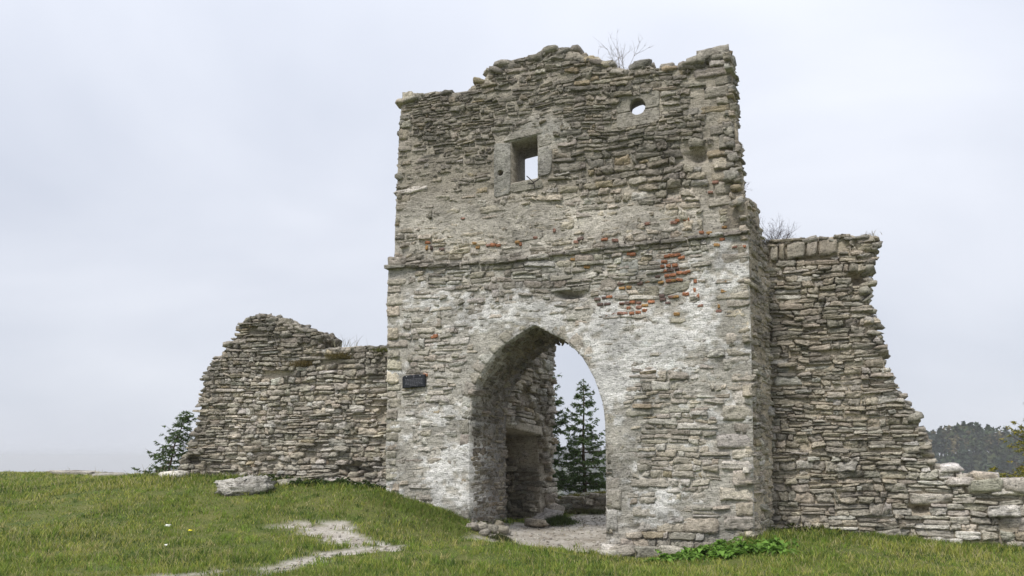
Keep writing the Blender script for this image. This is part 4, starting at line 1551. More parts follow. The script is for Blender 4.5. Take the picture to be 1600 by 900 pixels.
TUMBLED = ["long rough stone tumbled before the dark inner doorway's right jamb", "low flat stone tumbled nearest the camera before the dark inner doorway",
           "grey stone leaning against the inner wall's broken end", "upright stone at the far foot of the inner wall's broken end"]
for i, (x, y, d, hf) in enumerate([(852, 800, 22.2, (.35, .22, .12)), (838, 812, 21.5, (.28, .2, .10)), (862, 790, 23.2, (.25, .2, .16)), (868, 778, 24.0, (.25, .2, .2))]):
    loose("rubble_stone", x, y, d, hf, TUMBLED[i], "stone", palette(1, 0.6, 0.3, 0.1, 0.15), "stones tumbled below the doorway", sink=0.15)
FOOTING = ["weathered footing stone under the right pier, second from the passage", "blocky footing stone at the right pier's corner by the passage floor",
           "weathered footing stone under the right pier, third from the passage", "lowest flat footing stone at the right pier's corner, in the grass", "footing stone half hidden beside the bright leafy weeds"]
for i, (x, y, d, hf) in enumerate([(975, 866, 17.75, (.28, .16, .13)), (955, 858, 17.95, (.2, .18, .14)), (1010, 868, 17.6, (.25, .14, .12)), (952, 872, 17.7, (.24, .14, .08)), (1050, 868, 17.5, (.25, .13, .10))]):
    loose("footing_stone", x, y, d, hf, FOOTING[i], "stone", palette(1, 0.8, 0.2, 0.05, 0.3) * 1.1, "footing stones along the right pier", sink=0.2, tilt=0.08, square=0.4)

# low ledge
lp = at(868, 780, 25.4)
le = (at(965, 772, 24.6) - lp) * np.array([1, 1, 0])
le /= np.linalg.norm(le)
ln = np.array([le[1], -le[0], 0.0])
LEDGE = Plane((lp[0], lp[1], 0), le, ln if ln[1] < 0 else -ln)
l_out = LEDGE.poly([(862, 830), (866, 782), (885, 777), (905, 776), (930, 773), (975, 770), (975, 830)])
ledge = thing("stone_ledge", "low grassy-topped stone ledge at the far end of the passage", "ledge", tuple(LEDGE(1.0, -0.3, -0.3)))
g = Bag()
core("wall_core", LEDGE, l_out, [], 1.2, 0.06, lambda u, v: -0.04 + 0.04 * fbm(u * 5, v * 7, 3.0, 3), inner_mcol, MAT_MORTAR, ledge)
plain_face(LEDGE, l_out, 0.13, left_relief, lambda X, Y: palette(len(X), 0.7, 0.4, 0.1, 0.3) * 1.05, g, ledge, 40, 61.0)
rim(g, LEDGE, l_out[1:6], 1.1, lambda X, Y: palette(len(X), 0.7, 0.4, 0.1, 0.3), size=(0.2, 0.18, 0.06), step=0.25)
o = link("rubble", g.mesh("rubble"), MAT_STONE, ledge, ledge["_org"])
tag(o, kind="stuff")

# ------------------------------------------------------------------ plaque
pq = FRONT.poly([(631, 607), (666, 604.5), (666, 585), (635, 587), (631, 590)])
plc = np.array(pq).mean(0)
pb = float(wall_bulge(np.array([plc[0]]), np.array([plc[1]]))[0])
plaque = thing("plaque", "small dark bronze inscription plaque fixed to the pale tower wall", "plaque", tuple(FRONT(plc[0], plc[1], pb)))
core("plate", FRONT, pq, [], -0.02, 0.02, lambda u, v: np.full(len(u), pb + 0.085), lambda u, v: np.full((len(u), 3), 0.03), MAT_METAL, plaque)
bag = Bag()
PA = np.array(FRONT.px(635, 592.5))
PB = np.array(FRONT.px(663, 590.5))
pdown = np.array(FRONT.px(635, 606)) - PA


def slab(u0, v0, u1, v1, w0, w1):
    c = [(u0, v0), (u1, v0), (u1, v1), (u0, v1)]
    V = [FRONT(a, b, w0) for a, b in c] + [FRONT(a, b, w1) for a, b in c]
    return np.array(V), [(4, 5, 6, 7), (0, 1, 5, 4), (1, 2, 6, 5), (2, 3, 7, 6), (3, 0, 4, 7)]


for r in range(6):
    t = (r + 0.6) / 6.6
    f = 0.02 + (0.25 if r == 5 else 0)
    end = 0.98 if r < 5 else 0.7
    while f < end:
        w = rng.uniform(0.05, 0.14)
        A = PA + (PB - PA) * f + pdown * t
        Bq = PA + (PB - PA) * min(f + w, end) + pdown * t
        V, qq = slab(A[0], (A[1] + Bq[1]) / 2 - 0.006, Bq[0], (A[1] + Bq[1]) / 2 + 0.006, pb + 0.08, pb + 0.089)
        bag.add(V, qq)
        f += w + 0.025
o = link("inscription", bag.mesh("inscription"), MAT_LETTER, plaque, plaque["_org"])
tag(o, "six worn lines of raised lettering too small to read")
ec = np.array(FRONT.px(648.5, 588.8))
bag = Bag()
for du in (-0.014, 0.0, 0.014):
    V, qq = slab(ec[0] + du - 0.003, ec[1] - 0.018, ec[0] + du + 0.003, ec[1] + 0.022, pb + 0.08, pb + 0.09)
    bag.add(V, qq)
V, qq = slab(ec[0] - 0.017, ec[1] - 0.022, ec[0] + 0.017, ec[1] - 0.016, pb + 0.08, pb + 0.09)
bag.add(V, qq)
link("emblem", bag.mesh("emblem"), MAT_LETTER, plaque, plaque["_org"])
for sx, sy in ((637.5, 589), (658.5, 587.6)):
    u, v = FRONT.px(sx, sy)
    Vt, qt = tube([FRONT(u, v, pb + 0.07), FRONT(u, v, pb + 0.095), FRONT(u, v, pb + 0.0951)], [0.010, 0.010, 0.0005], 8)
    link("screw", mesh_from("screw", Vt, [qt]), MAT_SCREW, plaque, plaque["_org"])


# ------------------------------------------------------------------ vegetation
def spruce(name, base, H, label, spread=0.32, seed=1, col=(0.10, 0.15, 0.055), start=0.06, lean_=(0, 0), dens=1.0, droop=0.35, tipcol=None, group=None):
    r = np.random.default_rng(seed)
    base = np.array(base, float)
    t = thing(name, label, "tree", tuple(base), group)
    hs = np.linspace(0, 1, 12)
    pts = base + np.stack([lean_[0] * hs ** 1.5 + 0.02 * np.sin(hs * 9), lean_[1] * hs ** 1.5, H * hs], 1)
    Vt, qt = tube(pts, 0.016 * H * (1 - hs) ** 0.9 + 0.006, 7)
    link("trunk", mesh_from("trunk", Vt, [qt], None, True), MAT_BARK, t, base)
    wood, nd = Bag(), Bag()
    h = start * H
    NV, NC = [], []
    while h < H * 0.985:
        f = h / H
        L = H * spread * (1 - f) ** 0.85 * r.uniform(0.75, 1.1) + 0.06
        nb = r.integers(4, 7)
        a0 = r.uniform(0, 6.28)
        for k in range(nb):
            a = a0 + k * 6.283 / nb + r.normal(0, 0.25)
            l = L * r.uniform(0.45, 1.2)
            fk = np.clip(f + r.normal(0, 0.016), 0.02, 0.99)
            trunk = np.array([np.interp(fk, hs, pts[:, c]) for c in range(3)])
            s = np.linspace(0, 1, 7)
            up = 0.45 * f + 0.05
            zz = l * (up * s - droop * (1 - f * 0.8) * np.sin(s * 2.0) * s + 0.22 * s ** 3)
            d = np.array([math.cos(a), math.sin(a)])
            br = trunk + np.stack([d[0] * l * s, d[1] * l * s, zz], 1)
            Vb, qb = tube(br, 0.012 * l * (1 - s) + 0.003, 4)
            wood.add(Vb, qb)
            side = np.array([-d[1], d[0], 0])
            ntw = max(3, int(l * 16 * dens))
            for m in range(ntw):
                sm = r.uniform(0.12, 1.0)
                p0 = np.array([np.interp(sm, s, br[:, c]) for c in range(3)])
                tl = (0.10 + 0.34 * l * (1 - sm)) * r.uniform(0.6, 1.2)
                sd = 1 if m % 2 else -1
                td = np.array([d[0], d[1], 0]) * 0.65 + side * sd * r.uniform(0.3, 1.0) + np.array([0, 0, r.uniform(-0.55, 0.12)])
                td /= np.linalg.norm(td)
                nn = int(7 + tl * 48)
                q_ = r.random(nn)
                bp = p0 + td * (q_ * tl)[:, None]
                dirs = td * 0.7 + r.normal(0, 0.55, (nn, 3))
                dirs /= np.linalg.norm(dirs, axis=1)[:, None]
                ln_ = r.uniform(0.05, 0.10, nn)
                wd = np.cross(dirs, r.normal(0, 1, (nn, 3)))
                wd /= np.linalg.norm(wd, axis=1)[:, None] + 1e-9
                wv = r.uniform(0.010, 0.021, nn)
                tri = np.stack([bp - wd * wv[:, None], bp + wd * wv[:, None], bp + dirs * ln_[:, None]], 1)
                NV.append(tri.reshape(-1, 3))
                c = np.array(col) * r.uniform(0.6, 1.45, (nn, 1))
                if tipcol is not None:
                    g_ = (r.random((nn, 1)) < 0.55 * sm)
                    c = np.where(g_, np.array(tipcol) * r.uniform(0.7, 1.2, (nn, 1)), c)
                NC.append(np.repeat(c, 3, 0))
        h += H * 0.035 * r.uniform(0.8, 1.3) + 0.03
    NV, NC = np.concatenate(NV), np.concatenate(NC)
    link("branches", wood.mesh("branches"), MAT_BARK, t, base)
    link("crown", mesh_from("crown", NV, [np.arange(len(NV)).reshape(-1, 3)], NC), MAT_NEEDLE, t, base)
    return t


def on_ground(x, y, depth):
    P = at(x, y, depth)
    P[2] = float(ground_z(np.array([P[0]]), np.array([P[1]]))[0]) - 0.05
    return P


b1 = on_ground(913, 770, 28.5)
spruce("spruce_tree", b1, at(913, 594, 28.5)[2] - b1[2], "slender dark spruce with bare pointed leader framed by the arch", 0.36, 3, start=0.03, dens=1.5, droop=0.42)
b2 = on_ground(846, 770, 27.4)
spruce("spruce_tree", b2, at(846, 545, 27.4)[2] - b2[2], "spruce half hidden behind the inner wall, its boughs reaching into the arch", 0.36, 8, start=0.03, dens=1.5, droop=0.42)
b3 = on_ground(262, 744, 24.4)
spruce("spruce_tree", b3, at(292, 643, 24.4)[2] - b3[2], "young spruce leaning out from behind the low wall's broken end", 0.46, 5, start=0.03, lean_=(0.5, 0.0), dens=0.75, droop=0.2)
b4 = on_ground(1634, 760, 21.5)
spruce("fir_tree", b4, at(1634, 600, 21.5)[2] - b4[2], "yellow-green conifer behind the low wall, its bough tips entering at the right edge", 0.36, 9, col=(0.16, 0.17, 0.035), tipcol=(0.42, 0.36, 0.06), start=0.05, droop=0.2)


def twig_shrub(name, base, size, label, n=14, seed=1, mat=None, rad=0.006, spread=0.7, cat="shrub", bias=(0, 0, 0), levels=3, kids=4):
    r = np.random.default_rng(seed)
    bag = Bag()
    base = np.array(base, float)

    def grow(p0, d, l, rd, lev):
        s = np.linspace(0, 1, 5)
        bend = r.normal(0, 0.18, 3)
        pts = p0 + np.outer(s * l, d) + np.outer(s ** 2 * l, bend)
        Vt, qt = tube(pts, rd * (1 - 0.75 * s), 3)
        bag.add(Vt, qt)
        if lev > 0:
            for _ in range(kids):
                k = r.uniform(0.3, 1.0)
                q0 = np.array([np.interp(k, s, pts[:, c]) for c in range(3)])
                nd = d + r.normal(0, 0.5, 3)
                nd /= np.linalg.norm(nd)
                grow(q0, nd, l * r.uniform(0.35, 0.6), rd * 0.6, lev - 1)
    for _ in range(n):
        d = np.array([r.normal(0, spread), r.normal(0, spread * 0.6), 1.0]) + np.array(bias)
        d /= np.linalg.norm(d)
        grow(base + np.array([r.normal(0, 0.08), r.normal(0, 0.08), -0.05]), d, size * r.uniform(0.45, 0.85), rad, levels - 1)
    o = link(name, bag.mesh(name), mat or MAT_TWIG, None, base)
    tag(o, label, cat)
    return o


u, v = UPPER.px(968, 106)
twig_shrub("twig_shrub", UPPER(u, v, -0.25), 0.95, "pale leafless twiggy shrub growing on the tower top", 10, 4, MAT_TWIG_PALE, 0.008, 0.6)
u, v = RIGHT.px(1213, 374)
for (du, sz, sd) in ((0.0, 0.62, 21),):
    twig_shrub("twig_shrub", RIGHT(u, v, -0.35), sz, "dark bristling leafless shrub on top of the wall beside the tower", 30, sd, MAT_TWIG, 0.005, 0.9, bias=(0.25, 0, 0))
u, v = USIDE.px(1160, 297)
twig_shrub("twig_shrub", USIDE(u + 0.35, v, -0.25), 0.42, "small dark twig clump sprouting from the tower's side shoulder", 9, 23, MAT_TWIG, 0.005, 0.6, bias=(0.55, 0, 0.3))


def leafy(name, base, h, label, cat, group, n_stems, spread, leaf, seed, cols, parts=True, per=9):
    r = np.random.default_rng(seed)
    base = np.array(base, float)
    st, lf = Bag(), Bag()
    NV, NC, NF = [], [], []
    cnt = 0
    for _ in range(n_stems):
        d = np.array([r.normal(0, spread), r.normal(0, spread * 0.7), 1.0])
        d /= np.linalg.norm(d)
        l = h * r.uniform(0.55, 1.1)
        s = np.linspace(0, 1, 4)
        root = base + np.array([r.normal(0, 0.10), r.normal(0, 0.07), -0.03])
        pts = root + np.outer(s * l, d) + np.outer(s ** 2, np.array([d[0], d[1], -0.3]) * l * 0.3)
        Vt, qt = tube(pts, 0.006 * (1 - 0.6 * s), 4)
        st.add(Vt, qt)
        for k in range(per):
            sm = r.uniform(0.3, 1.0)
            p0 = np.array([np.interp(sm, s, pts[:, c]) for c in range(3)])
            a = r.uniform(0, 6.28)
            dd = np.array([math.cos(a), math.sin(a), r.uniform(-0.35, 0.35)])
            L = leaf * r.uniform(0.6, 1.2)
            w = L * 0.33
            sd = np.array([-math.sin(a), math.cos(a), r.normal(0, 0.25)])
            up = np.array([0, 0, 1.0])
            P = [p0, p0 + dd * L * 0.4 + sd * w + up * 0.02, p0 + dd * L * 0.45 - up * 0.015, p0 + dd * L * 0.4 - sd * w + up * 0.02, p0 + dd * L - up * L * 0.25]
            NV.append(P)
            c = np.array(cols) * r.uniform(0.65, 1.4)
            NC.append(np.repeat(c[None], 5, 0))
            NF += [(cnt, cnt + 2, cnt + 1), (cnt, cnt + 3, cnt + 2), (cnt + 2, cnt + 4, cnt + 1), (cnt + 3, cnt + 4, cnt + 2)]
            cnt += 5
    t = thing(name, label, cat, tuple(base), group)
    link("stems", st.mesh("stems"), plain_green, t, base)
    link("leaves", mesh_from("leaves", np.concatenate(NV), [np.array(NF)], np.concatenate(NC)), MAT_LEAF, t, base)


plain_green = plain_material("green_stem", (0.06, 0.10, 0.02), 0.2, 30)
for i in range(22):
    x = 1028 + i * 9.3 + rng.uniform(-5, 5)
    dd = 16.75 - 0.0042 * (x - 1028) + rng.uniform(-0.25, 0.35)
    P = on_ground(x, 860, dd)
    leafy("leafy_weed", P, (0.38 if i > 3 else 0.28) * rng.uniform(0.75, 1.1), "bright green broad-leaved weed in the clump at the tower's foot", "weed", "broad-leaved weeds before the right pier", 6, 0.55, 0.17, 100 + i, (0.17, 0.30, 0.055), per=10)
for i in range(34):
    x = 425 + i * 5.2 + rng.uniform(-8, 8)
    u, v = LEFT.px(min(x, 600), 765)
    P = LEFT(u, 0.0, rng.uniform(0.1, 0.9))
    P[2] = float(ground_z(P[None, 0], P[None, 1])[0])
    leafy("creeping_weed", P, 0.26 * rng.uniform(0.6, 1.2), "dark green creeping weed at the foot of the low wall", "weed", "creeping weeds along the low wall", 9, 1.2, 0.095, 300 + i, (0.055, 0.09, 0.026), per=12)
for i in range(10):
    x = 1222 + i * 9 + rng.uniform(-5, 5)
    u, v = RIGHT.px(x, 835)
    P = RIGHT(u, 0.0, rng.uniform(0.12, 0.5))
    P[2] = float(ground_z(P[None, 0], P[None, 1])[0])
    leafy("dry_weed", P, 0.24 * rng.uniform(0.5, 1.2), "dull olive dry weed in the corner between tower and right wall", "weed", "dry weeds in the corner by the right wall", 7, 0.8, 0.06, 500 + i, (0.09, 0.10, 0.04), per=12)


# grass -----------------------------------------------------------------
def blades(x, y, z, h, wd, col, lean_amt=0.5, seed=0):
    n = len(x)
    a = rng.uniform(0, 2 * math.pi, n)
    la = rng.uniform(0, 2 * math.pi, n)
    lx, ly = np.cos(la) * lean_amt * h * rng.uniform(0.2, 1.2, n), np.sin(la) * lean_amt * h * rng.uniform(0.2, 1.2, n)
    dx, dy = np.cos(a) * wd / 2, np.sin(a) * wd / 2
    b = np.stack([x, y, z - 0.01], 1)
    d = np.stack([dx, dy, np.zeros(n)], 1)
    m = b + np.stack([lx * 0.35, ly * 0.35, h * 0.55], 1)
    t = b + np.stack([lx, ly, h], 1)
    V = np.stack([b - d, b + d, m + d * 0.8, m - d * 0.8, t], 1).reshape(-1, 3)
    i = np.arange(n) * 5
    q = np.stack([i, i + 1, i + 2, i + 3], 1)
    tr = np.stack([i + 3, i + 2, i + 4], 1)
    C = np.repeat(col, 5, 0).reshape(n, 5, 3).copy()
    C[:, 4] *= 1.15
    return V, q, tr, C.reshape(-1, 3)


def turf_color(x, y, n):
    dry = smooth(-0.2, 0.4, fbm(x * 0.55, y * 0.55, 21.0, 4)) * 0.66 + 0.25 + 0.22 * smooth(18, 26, y)
    dark = smooth(0.1, 0.5, fbm(x * 0.9 + 40, y * 0.9, 33.0, 3))
    r = rng.random(n)
    green = np.array([0.195, 0.262, 0.048])
    yell = np.array([0.37, 0.375, 0.085])
    straw = np.array([0.46, 0.41, 0.22])
    deep = np.array([0.075, 0.125, 0.026])
    c = np.where((r < dry * 0.75)[:, None], yell, green)
    c = np.where((r < dry * 0.16)[:, None], straw, c)
    c = np.where(((r > 0.42) & (rng.random(n) < 0.18 + 0.75 * dark))[:, None], deep, c)
    return c * rng.uniform(0.7, 1.25, (n, 1))


def in_walls(x, y):
    """True under the masonry"""
    r = np.zeros(x.shape, bool)
    for pl, u0, u1, w0, w1 in ((FRONT, -0.05, 8.45, -2.7, 0.02), (LEFT, -7.2, 0.3, -1.25, 0.02), (RIGHT, 0.2, 12, -1.15, 0.02)):
        dx, dy = x - pl.P0[0], y - pl.P0[1]
        uu = dx * pl.e[0] + dy * pl.e[1]
        ww = dx * pl.n[0] + dy * pl.n[1]
        k = (uu > u0) & (uu < u1) & (ww > w0) & (ww < w1)
        if pl is FRONT:
            k &= ~((uu > 2.1) & (uu < 5.25))
        r |= k
    return r


def build_grass():
    n = 400000
    # more blades near, fewer far; a fan wider than the frame
    t = rng.random(n)
    Yd = 9.5 * (35.0 / 9.5) ** (t ** 0.92)
    Xd = rng.uniform(-0.74, 0.74, n) * Yd
    keep = Yd < np.interp(Xd, [-30, -16, -8, -3, 0, 5, 30], [34, 33.5, 29, 27, 28, 27, 22])
    Xd, Yd = Xd[keep], Yd[keep]
    pm = path_mask(Xd, Yd)
    cl = fbm(Xd * 2.2, Yd * 2.2, 55.0, 3)
    keep = (rng.random(len(Xd)) < (1 - pm) ** 0.8 * np.clip(0.85 + 0.5 * cl, 0.3, 1)) & ~in_walls(Xd, Yd)
    Xd, Yd, cl = Xd[keep], Yd[keep], cl[keep]
    n = len(Xd)
    z = ground_z(Xd, Yd)
    big = fbm(Xd * 0.8 + 9, Yd * 0.8, 71.0, 3)
    h = np.clip(0.058 + 0.050 * big + 0.050 * cl, 0.018, 0.2) * rng.uniform(0.6, 1.35, n)
    # longer by the walls' feet
    for pl in (FRONT, LEFT, RIGHT):
        ww = (Xd - pl.P0[0]) * pl.n[0] + (Yd - pl.P0[1]) * pl.n[1]
        h = h * (1 + 0.9 * np.exp(-np.abs(ww) / 0.35))
    # the bank left of the arch and the tuft inside it
    bank = np.exp(-(((Xd - at(670, 0, 18.6)[0]) / 0.9) ** 2 + ((Yd - 18.5) / 0.8) ** 2))
    h = h * (1 + 0.6 * bank)
    stalk = rng.random(n) < 0.018
    h = np.where(stalk, h * rng.uniform(1.8, 3.0, n), h)
    col = turf_color(Xd, Yd, n)
    col = np.where(stalk[:, None], np.array([0.42, 0.37, 0.2]) * rng.uniform(0.7, 1.1, (n, 1)), col)
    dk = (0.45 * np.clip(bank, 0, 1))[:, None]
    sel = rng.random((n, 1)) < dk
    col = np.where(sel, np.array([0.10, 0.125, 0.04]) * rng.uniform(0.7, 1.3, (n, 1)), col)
    wd = 0.0094 * np.clip(Yd / 12.0, 0.8, 2.4) * rng.uniform(0.7, 1.3, n) * np.where(stalk, 0.6, 1)
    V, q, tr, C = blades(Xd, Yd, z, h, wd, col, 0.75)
    # tuft inside the passage and on the ledge
    ex = []
    # the overgrown bank left of the arch and long grass along the feet of the walls
    for (pl, u0, u1, w0, w1, cnt, hlo, hhi, tones) in (
            (FRONT, -0.3, 2.3, 0.03, 1.5, 11000, 0.05, 0.14, ((0.125, 0.185, 0.036), (0.21, 0.27, 0.052), (0.25, 0.215, 0.08))),
            (LEFT, -7.0, 0.0, 0.03, 0.5, 5000, 0.06, 0.15, ((0.12, 0.19, 0.035), (0.24, 0.27, 0.07), (0.07, 0.11, 0.025))),
            (RIGHT, 1.5, 7.5, 0.03, 0.45, 5000, 0.06, 0.16, ((0.13, 0.20, 0.04), (0.26, 0.28, 0.07), (0.08, 0.11, 0.03))),
            (FRONT, 5.3, 8.5, 0.03, 0.5, 2600, 0.05, 0.13, ((0.16, 0.24, 0.045), (0.28, 0.30, 0.08), (0.10, 0.15, 0.03)))):
        uu = rng.uniform(u0, u1, cnt)
        ww = w0 + (w1 - w0) * rng.random(cnt) ** 1.3
        Pq = pl(uu, 0.0, ww)
        kk = path_mask(Pq[:, 0], Pq[:, 1]) < 0.5
        kk &= fbm(Pq[:, 0] * 2.5, Pq[:, 1] * 2.5, 91.0, 3) > -0.35
        fe = smooth(u0, u0 + 0.25 * (u1 - u0), uu) * (1 - smooth(w0 + 0.35 * (w1 - w0), w1, ww + 0.25 * (w1 - w0) * fbm(Pq[:, 0] * 1.7, Pq[:, 1] * 1.7, 97.0, 3)))
        kk &= rng.random(cnt) < (fe if u1 < 3 and u0 > -1 else 1.0)
        Pq = Pq[kk]
        m_ = len(Pq)
        clh = 0.75 + 0.6 * fbm(Pq[:, 0] * 3, Pq[:, 1] * 3, 95.0, 3)
        tc_ = np.array(tones)[rng.choice(3, m_, p=[0.5, 0.35, 0.15])] * rng.uniform(0.65, 1.35, (m_, 1))
        ex.append((Pq[:, 0], Pq[:, 1], ground_z(Pq[:, 0], Pq[:, 1]), rng.uniform(hlo, hhi, m_) * clh, np.full(m_, 0.011), tc_))
    # longer uncut clumps
    nc = 5200
    cy = 8.5 * (30.0 / 8.5) ** rng.random(nc)
    cx = rng.uniform(-0.78, 0.78, nc) * cy
    okc = (fbm(cx * 0.7, cy * 0.7, 88.0, 3) > -0.15) & (path_mask(cx, cy) < 0.35) & ~in_walls(cx, cy) & (cy < np.interp(cx, [-30, -16, -8, -3, 0, 5, 30], [33, 32.5, 28, 26, 27, 26, 21]))
    cx, cy = cx[okc], cy[okc]
    per = 12
    gx = np.repeat(cx, per) + rng.normal(0, 0.035, len(cx) * per)
    gy = np.repeat(cy, per) + rng.normal(0, 0.035, len(cx) * per)
    hh = np.repeat(rng.uniform(0.06, 0.19, len(cx)), per) * rng.uniform(0.5, 1.1, len(gx))
    tone = np.array([[0.22, 0.32, 0.05], [0.37, 0.39, 0.09], [0.09, 0.15, 0.03], [0.48, 0.43, 0.18]])[rng.choice(4, len(cx), p=[0.4, 0.3, 0.2, 0.1])]
    ex.append((gx, gy, ground_z(gx, gy), hh, 0.008 * np.clip(gy / 12, 0.8, 2), np.repeat(tone, per, 0) * rng.uniform(0.7, 1.3, (len(gx), 1))))
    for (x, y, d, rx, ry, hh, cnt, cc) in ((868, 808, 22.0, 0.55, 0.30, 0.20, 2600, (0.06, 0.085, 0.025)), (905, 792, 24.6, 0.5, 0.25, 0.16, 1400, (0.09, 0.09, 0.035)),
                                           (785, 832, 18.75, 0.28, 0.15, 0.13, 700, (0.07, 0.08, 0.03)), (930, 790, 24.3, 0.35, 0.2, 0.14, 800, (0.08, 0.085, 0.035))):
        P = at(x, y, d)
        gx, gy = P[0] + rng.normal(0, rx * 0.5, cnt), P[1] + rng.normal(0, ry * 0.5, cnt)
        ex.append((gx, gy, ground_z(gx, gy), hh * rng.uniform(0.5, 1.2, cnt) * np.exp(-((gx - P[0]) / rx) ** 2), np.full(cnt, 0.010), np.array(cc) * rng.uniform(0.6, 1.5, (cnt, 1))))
    cnt = 2600
    uu = rng.uniform(0.0, 2.2, cnt)
    top = np.array(l_out[1:6])
    vv = np.interp(uu, top[:, 0], top[:, 1]) + 0.02
    Pg = LEDGE(uu, vv, -rng.uniform(0.1, 1.1, cnt))
    ex.append((Pg[:, 0], Pg[:, 1], Pg[:, 2], 0.09 * rng.uniform(0.4, 1.2, cnt), np.full(cnt, 0.011), np.array([0.21, 0.20, 0.06]) * rng.uniform(0.6, 1.3, (cnt, 1))))
    Vs, qs, ts, Cs, off = [V], [q], [tr], [C], len(V)
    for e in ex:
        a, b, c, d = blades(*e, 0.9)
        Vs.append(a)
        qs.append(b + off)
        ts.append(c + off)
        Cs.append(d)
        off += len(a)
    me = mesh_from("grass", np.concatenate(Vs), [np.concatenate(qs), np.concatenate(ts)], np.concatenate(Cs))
    o = link("grass", me, MAT_GRASS)
    tag(o, "short tufted yellow-green grass covering the hilltop", "grass", kind="stuff")


build_grass()


def build_gravel():
    pool = 60000
    gx = rng.uniform(-9, 6, pool)
    gy = rng.uniform(10, 25, pool)
    pm = path_mask(gx, gy)
    k = (pm > 0.6) & ~in_walls(gx, gy)
    gx, gy = gx[k][:1500], gy[k][:1500]
    n = len(gx)
    sz = 0.008 + 0.028 * rng.random(n) ** 3
    bag = Bag()
    add_rocks(bag, np.stack([gx, gy, ground_z(gx, gy) - 0.045 + sz * 0.3], 1), sz[:, None] * rng.uniform(0.6, 1.3, (n, 3)) * np.array([1.2, 1.2, 0.8]), palette(n, 0.5, 0.3, 0.2, 0.5), k=(6, 4))
    o = link("gravel", bag.mesh("gravel"), MAT_STONE)
    tag(o, "loose pale gravel scattered on the bare earth path", "gravel", kind="stuff")


build_gravel()


def wall_tuft(x, y, pl, w, rx, hh, cnt, cc, label):
    u, v = pl.px(x, y, w)
    P = pl(u, v, w)
    gx = P[0] + rng.normal(0, rx * 0.5, cnt)
    gy = P[1] + rng.normal(0, 0.06, cnt)
    gz = np.full(cnt, P[2]) - 0.03 + rng.uniform(-0.05, 0.03, cnt)
    V, q, tr, C = blades(gx, gy, gz, hh * rng.uniform(0.4, 1.2, cnt), np.full(cnt, 0.010), np.array(cc) * rng.uniform(0.6, 1.4, (cnt, 1)), 1.1)
    o = link("grass_tuft", mesh_from("grass_tuft", V, [q, tr], C), MAT_GRASS, None, P)
    tag(o, label, "grass tuft")


wall_tuft(470, 568, LEFT, 0.05, 0.34, 0.14, 420, (0.17, 0.13, 0.05), "brownish grass tuft growing in the notch under the low wall's hump")
wall_tuft(534, 556, LEFT, 0.03, 0.42, 0.15, 520, (0.16, 0.13, 0.05), "yellow-brown grass tuft growing on the low wall's flat top")
wall_tuft(596, 545, LEFT, 0.0, 0.22, 0.08, 300, (0.16, 0.17, 0.04), "yellow-green moss tuft on the low wall's top against the tower")
wall_tuft(1206, 378, RIGHT, -0.05, 0.45, 0.12, 500, (0.10, 0.085, 0.05), "brown matted grass tuft under the leafless shrub on the wall top")
wall_tuft(536, 540, LEFT, -0.4, 0.5, 0.32, 40, (0.25, 0.24, 0.16), "few thin pale grass stalks standing on the low wall's top")
wall_tuft(1362, 366, RIGHT, -0.1, 0.2, 0.15, 26, (0.25, 0.22, 0.15), "few thin dry stalks on the overhanging corner of the right wall")

# litter in the grass
for (x, y, mt, lb, sz) in ((262, 825, MAT_PAPER, "scrap of white paper lying in the grass", 0.045), (297, 833, MAT_YELLOW, "small yellow wrapper lying in the grass", 0.032), (259, 856, MAT_PAPER, "tiny pale green-white scrap lying in the near grass", 0.022)):
    P = ground_px(x, y)
    P = P + np.array([0, 0, 0.055])
    k = 6
    gx, gy = np.meshgrid(np.linspace(-1, 1, k), np.linspace(-1, 1, k))
    V = np.stack([P[0] + gx.ravel() * sz * (1 + 0.3 * gy.ravel() ** 2), P[1] + gy.ravel() * sz * 0.8, P[2] + 0.3 * sz * vnoise(gx.ravel() * 1.3 + x, gy.ravel() * 1.3) - 0.35 * sz * gy.ravel() * -1], 1)
    q = [(r * k + c, r * k + c + 1, (r + 1) * k + c + 1, (r + 1) * k + c) for r in range(k - 1) for c in range(k - 1)]
    o = link("litter_scrap", mesh_from("litter_scrap", V, [np.array(q)]), mt, None, P)
    md = o.modifiers.new("thickness", 'SOLIDIFY')
    md.thickness = 0.002
    tag(o, lb, "litter")


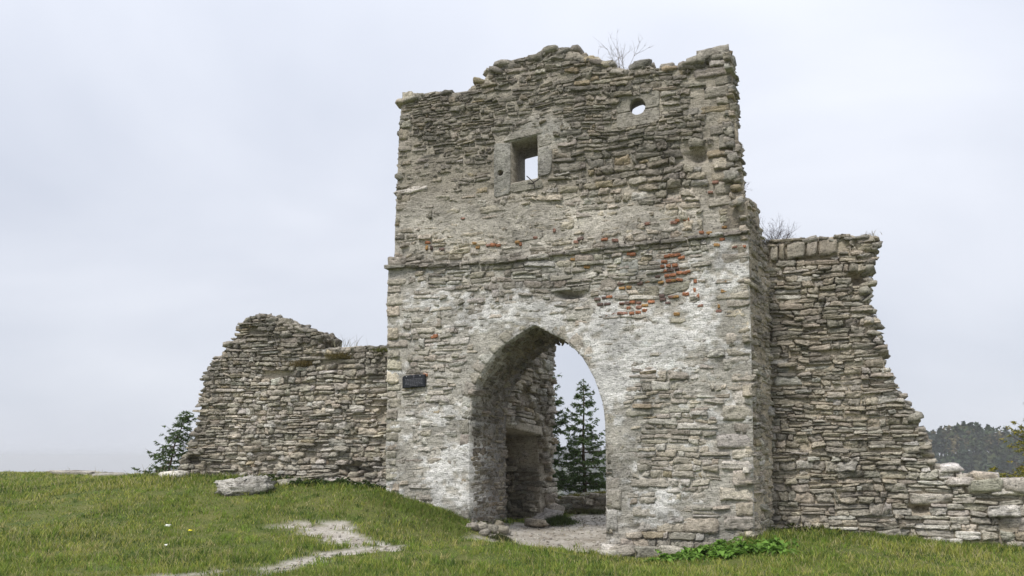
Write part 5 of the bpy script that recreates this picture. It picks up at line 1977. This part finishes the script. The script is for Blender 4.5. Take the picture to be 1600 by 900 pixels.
# ------------------------------------------------------------------ far woods
def forest(name, label, pts, hlo, hhi, leaf_n, seed, cols):
    r = np.random.default_rng(seed)
    NV, NC = [], []
    pz = ground_z(np.array([q[0] for q in pts]), np.array([q[1] for q in pts]))
    for (x, y), z in zip(pts, pz):
        H = r.uniform(hlo, hhi)
        con = r.random() < 0.62
        R = H * (r.uniform(0.2, 0.3) if con else r.uniform(0.3, 0.42))
        n = leaf_n
        if con:
            f = r.random(n) ** 0.7
            hh = H * (0.22 + 0.78 * f)
            lay = 0.75 + 0.35 * np.sin(f * 40 + r.uniform(0, 6))
            rr = R * (1.02 - f) ** 0.8 * np.sqrt(r.random(n)) * lay + 0.15
        else:
            d = r.normal(0, 1, (n, 3))
            d /= np.linalg.norm(d, axis=1)[:, None]
            rad = r.uniform(0.55, 1.05, n) * (1 + 0.3 * vnoise(d[:, 0] * 2.2 + x, d[:, 1] * 2.2, d[:, 2] * 2.2))
            hh = H * 0.62 + d[:, 2] * rad * H * 0.36
            rr = None
        if con:
            a = r.uniform(0, 6.283, n)
            ctr = np.stack([x + np.cos(a) * rr, y + np.sin(a) * rr, z + hh], 1)
        else:
            ctr = np.stack([x + d[:, 0] * rad * R, y + d[:, 1] * rad * R, z + hh], 1)
        s = H * r.uniform(0.045, 0.085, (n, 1))
        a1 = r.normal(0, 1, (n, 3))
        a1[:, 2] *= 0.5
        a1 /= np.linalg.norm(a1, axis=1)[:, None]
        a2 = np.cross(a1, r.normal(0, 1, (n, 3)))
        a2 /= np.linalg.norm(a2, axis=1)[:, None] + 1e-9
        tri = np.stack([ctr + a1 * s * 1.3, ctr - a1 * s * 0.7 + a2 * s, ctr - a1 * s * 0.7 - a2 * s], 1)
        NV.append(tri.reshape(-1, 3))
        cc = np.array(cols[0] if con else cols[r.integers(1, len(cols))]) * r.uniform(0.75, 1.3)
        NC.append(np.repeat(cc * r.uniform(0.65, 1.4, (n, 1)), 3, 0))
        Vt, qt = tube([(x, y, z - 1), (x, y, z + H * 0.5), (x, y, z + H * 0.95)], [H * 0.016, H * 0.011, 0.02], 3)
        NV.append(Vt[qt[:, :3]].reshape(-1, 3))
        NC.append(np.full((len(qt) * 3, 3), 0.05))
        NV.append(Vt[qt[:, [0, 2, 3]]].reshape(-1, 3))
        NC.append(np.full((len(qt) * 3, 3), 0.05))
    NV, NC = np.concatenate(NV), np.concatenate(NC)
    o = link(name, mesh_from(name, NV, [np.arange(len(NV)).reshape(-1, 3)], NC), MAT_NEEDLE)
    tag(o, label, "forest", kind="stuff")


pts = []
while len(pts) < 2300:
    d = rng.uniform(330, 470)
    a = rng.uniform(0.30, 0.95)
    pts.append((a * d, d))
forest("forest", "dark mixed wood on the hill behind the low wall", pts, 9, 16, 80, 5, [(0.045, 0.065, 0.04), (0.08, 0.095, 0.04), (0.11, 0.095, 0.045), (0.06, 0.085, 0.04)])
pts = []
while len(pts) < 900:
    d = rng.uniform(900, 1230)
    a = rng.uniform(-0.06, 0.30)
    pts.append((a * d, d))
forest("forest", "hazy distant wooded hill seen through the arch", pts, 14, 24, 70, 6, [(0.035, 0.05, 0.03), (0.07, 0.085, 0.035), (0.06, 0.075, 0.03)])

# ------------------------------------------------------------------ air
bx = 5100.0
V = [(sx * bx, sy * bx + 17, z) for z in (-158.0, 14.0) for sx, sy in ((-1, -1), (1, -1), (1, 1), (-1, 1))]
me = mesh_from("haze", np.array(V), [np.array([(3, 2, 1, 0), (4, 5, 6, 7), (0, 1, 5, 4), (1, 2, 6, 5), (2, 3, 7, 6), (3, 0, 4, 7)])])
hm = bpy.data.materials.new("haze")
hm.use_nodes = True
hn = hm.node_tree
hn.nodes.clear()
ho = hn.nodes.new("ShaderNodeOutputMaterial")
hv = hn.nodes.new("ShaderNodeVolumePrincipled")
hv.inputs["Color"].default_value = (0.98, 0.99, 1.0, 1)
hv.inputs["Density"].default_value = 0.00036
hn.links.new(hv.outputs["Volume"], ho.inputs["Volume"])
o = link("haze", me, hm)
tag(o, "thin pale haze in the air", "haze", kind="stuff")

for o in bpy.data.objects:
    if "_org" in o:
        del o["_org"]
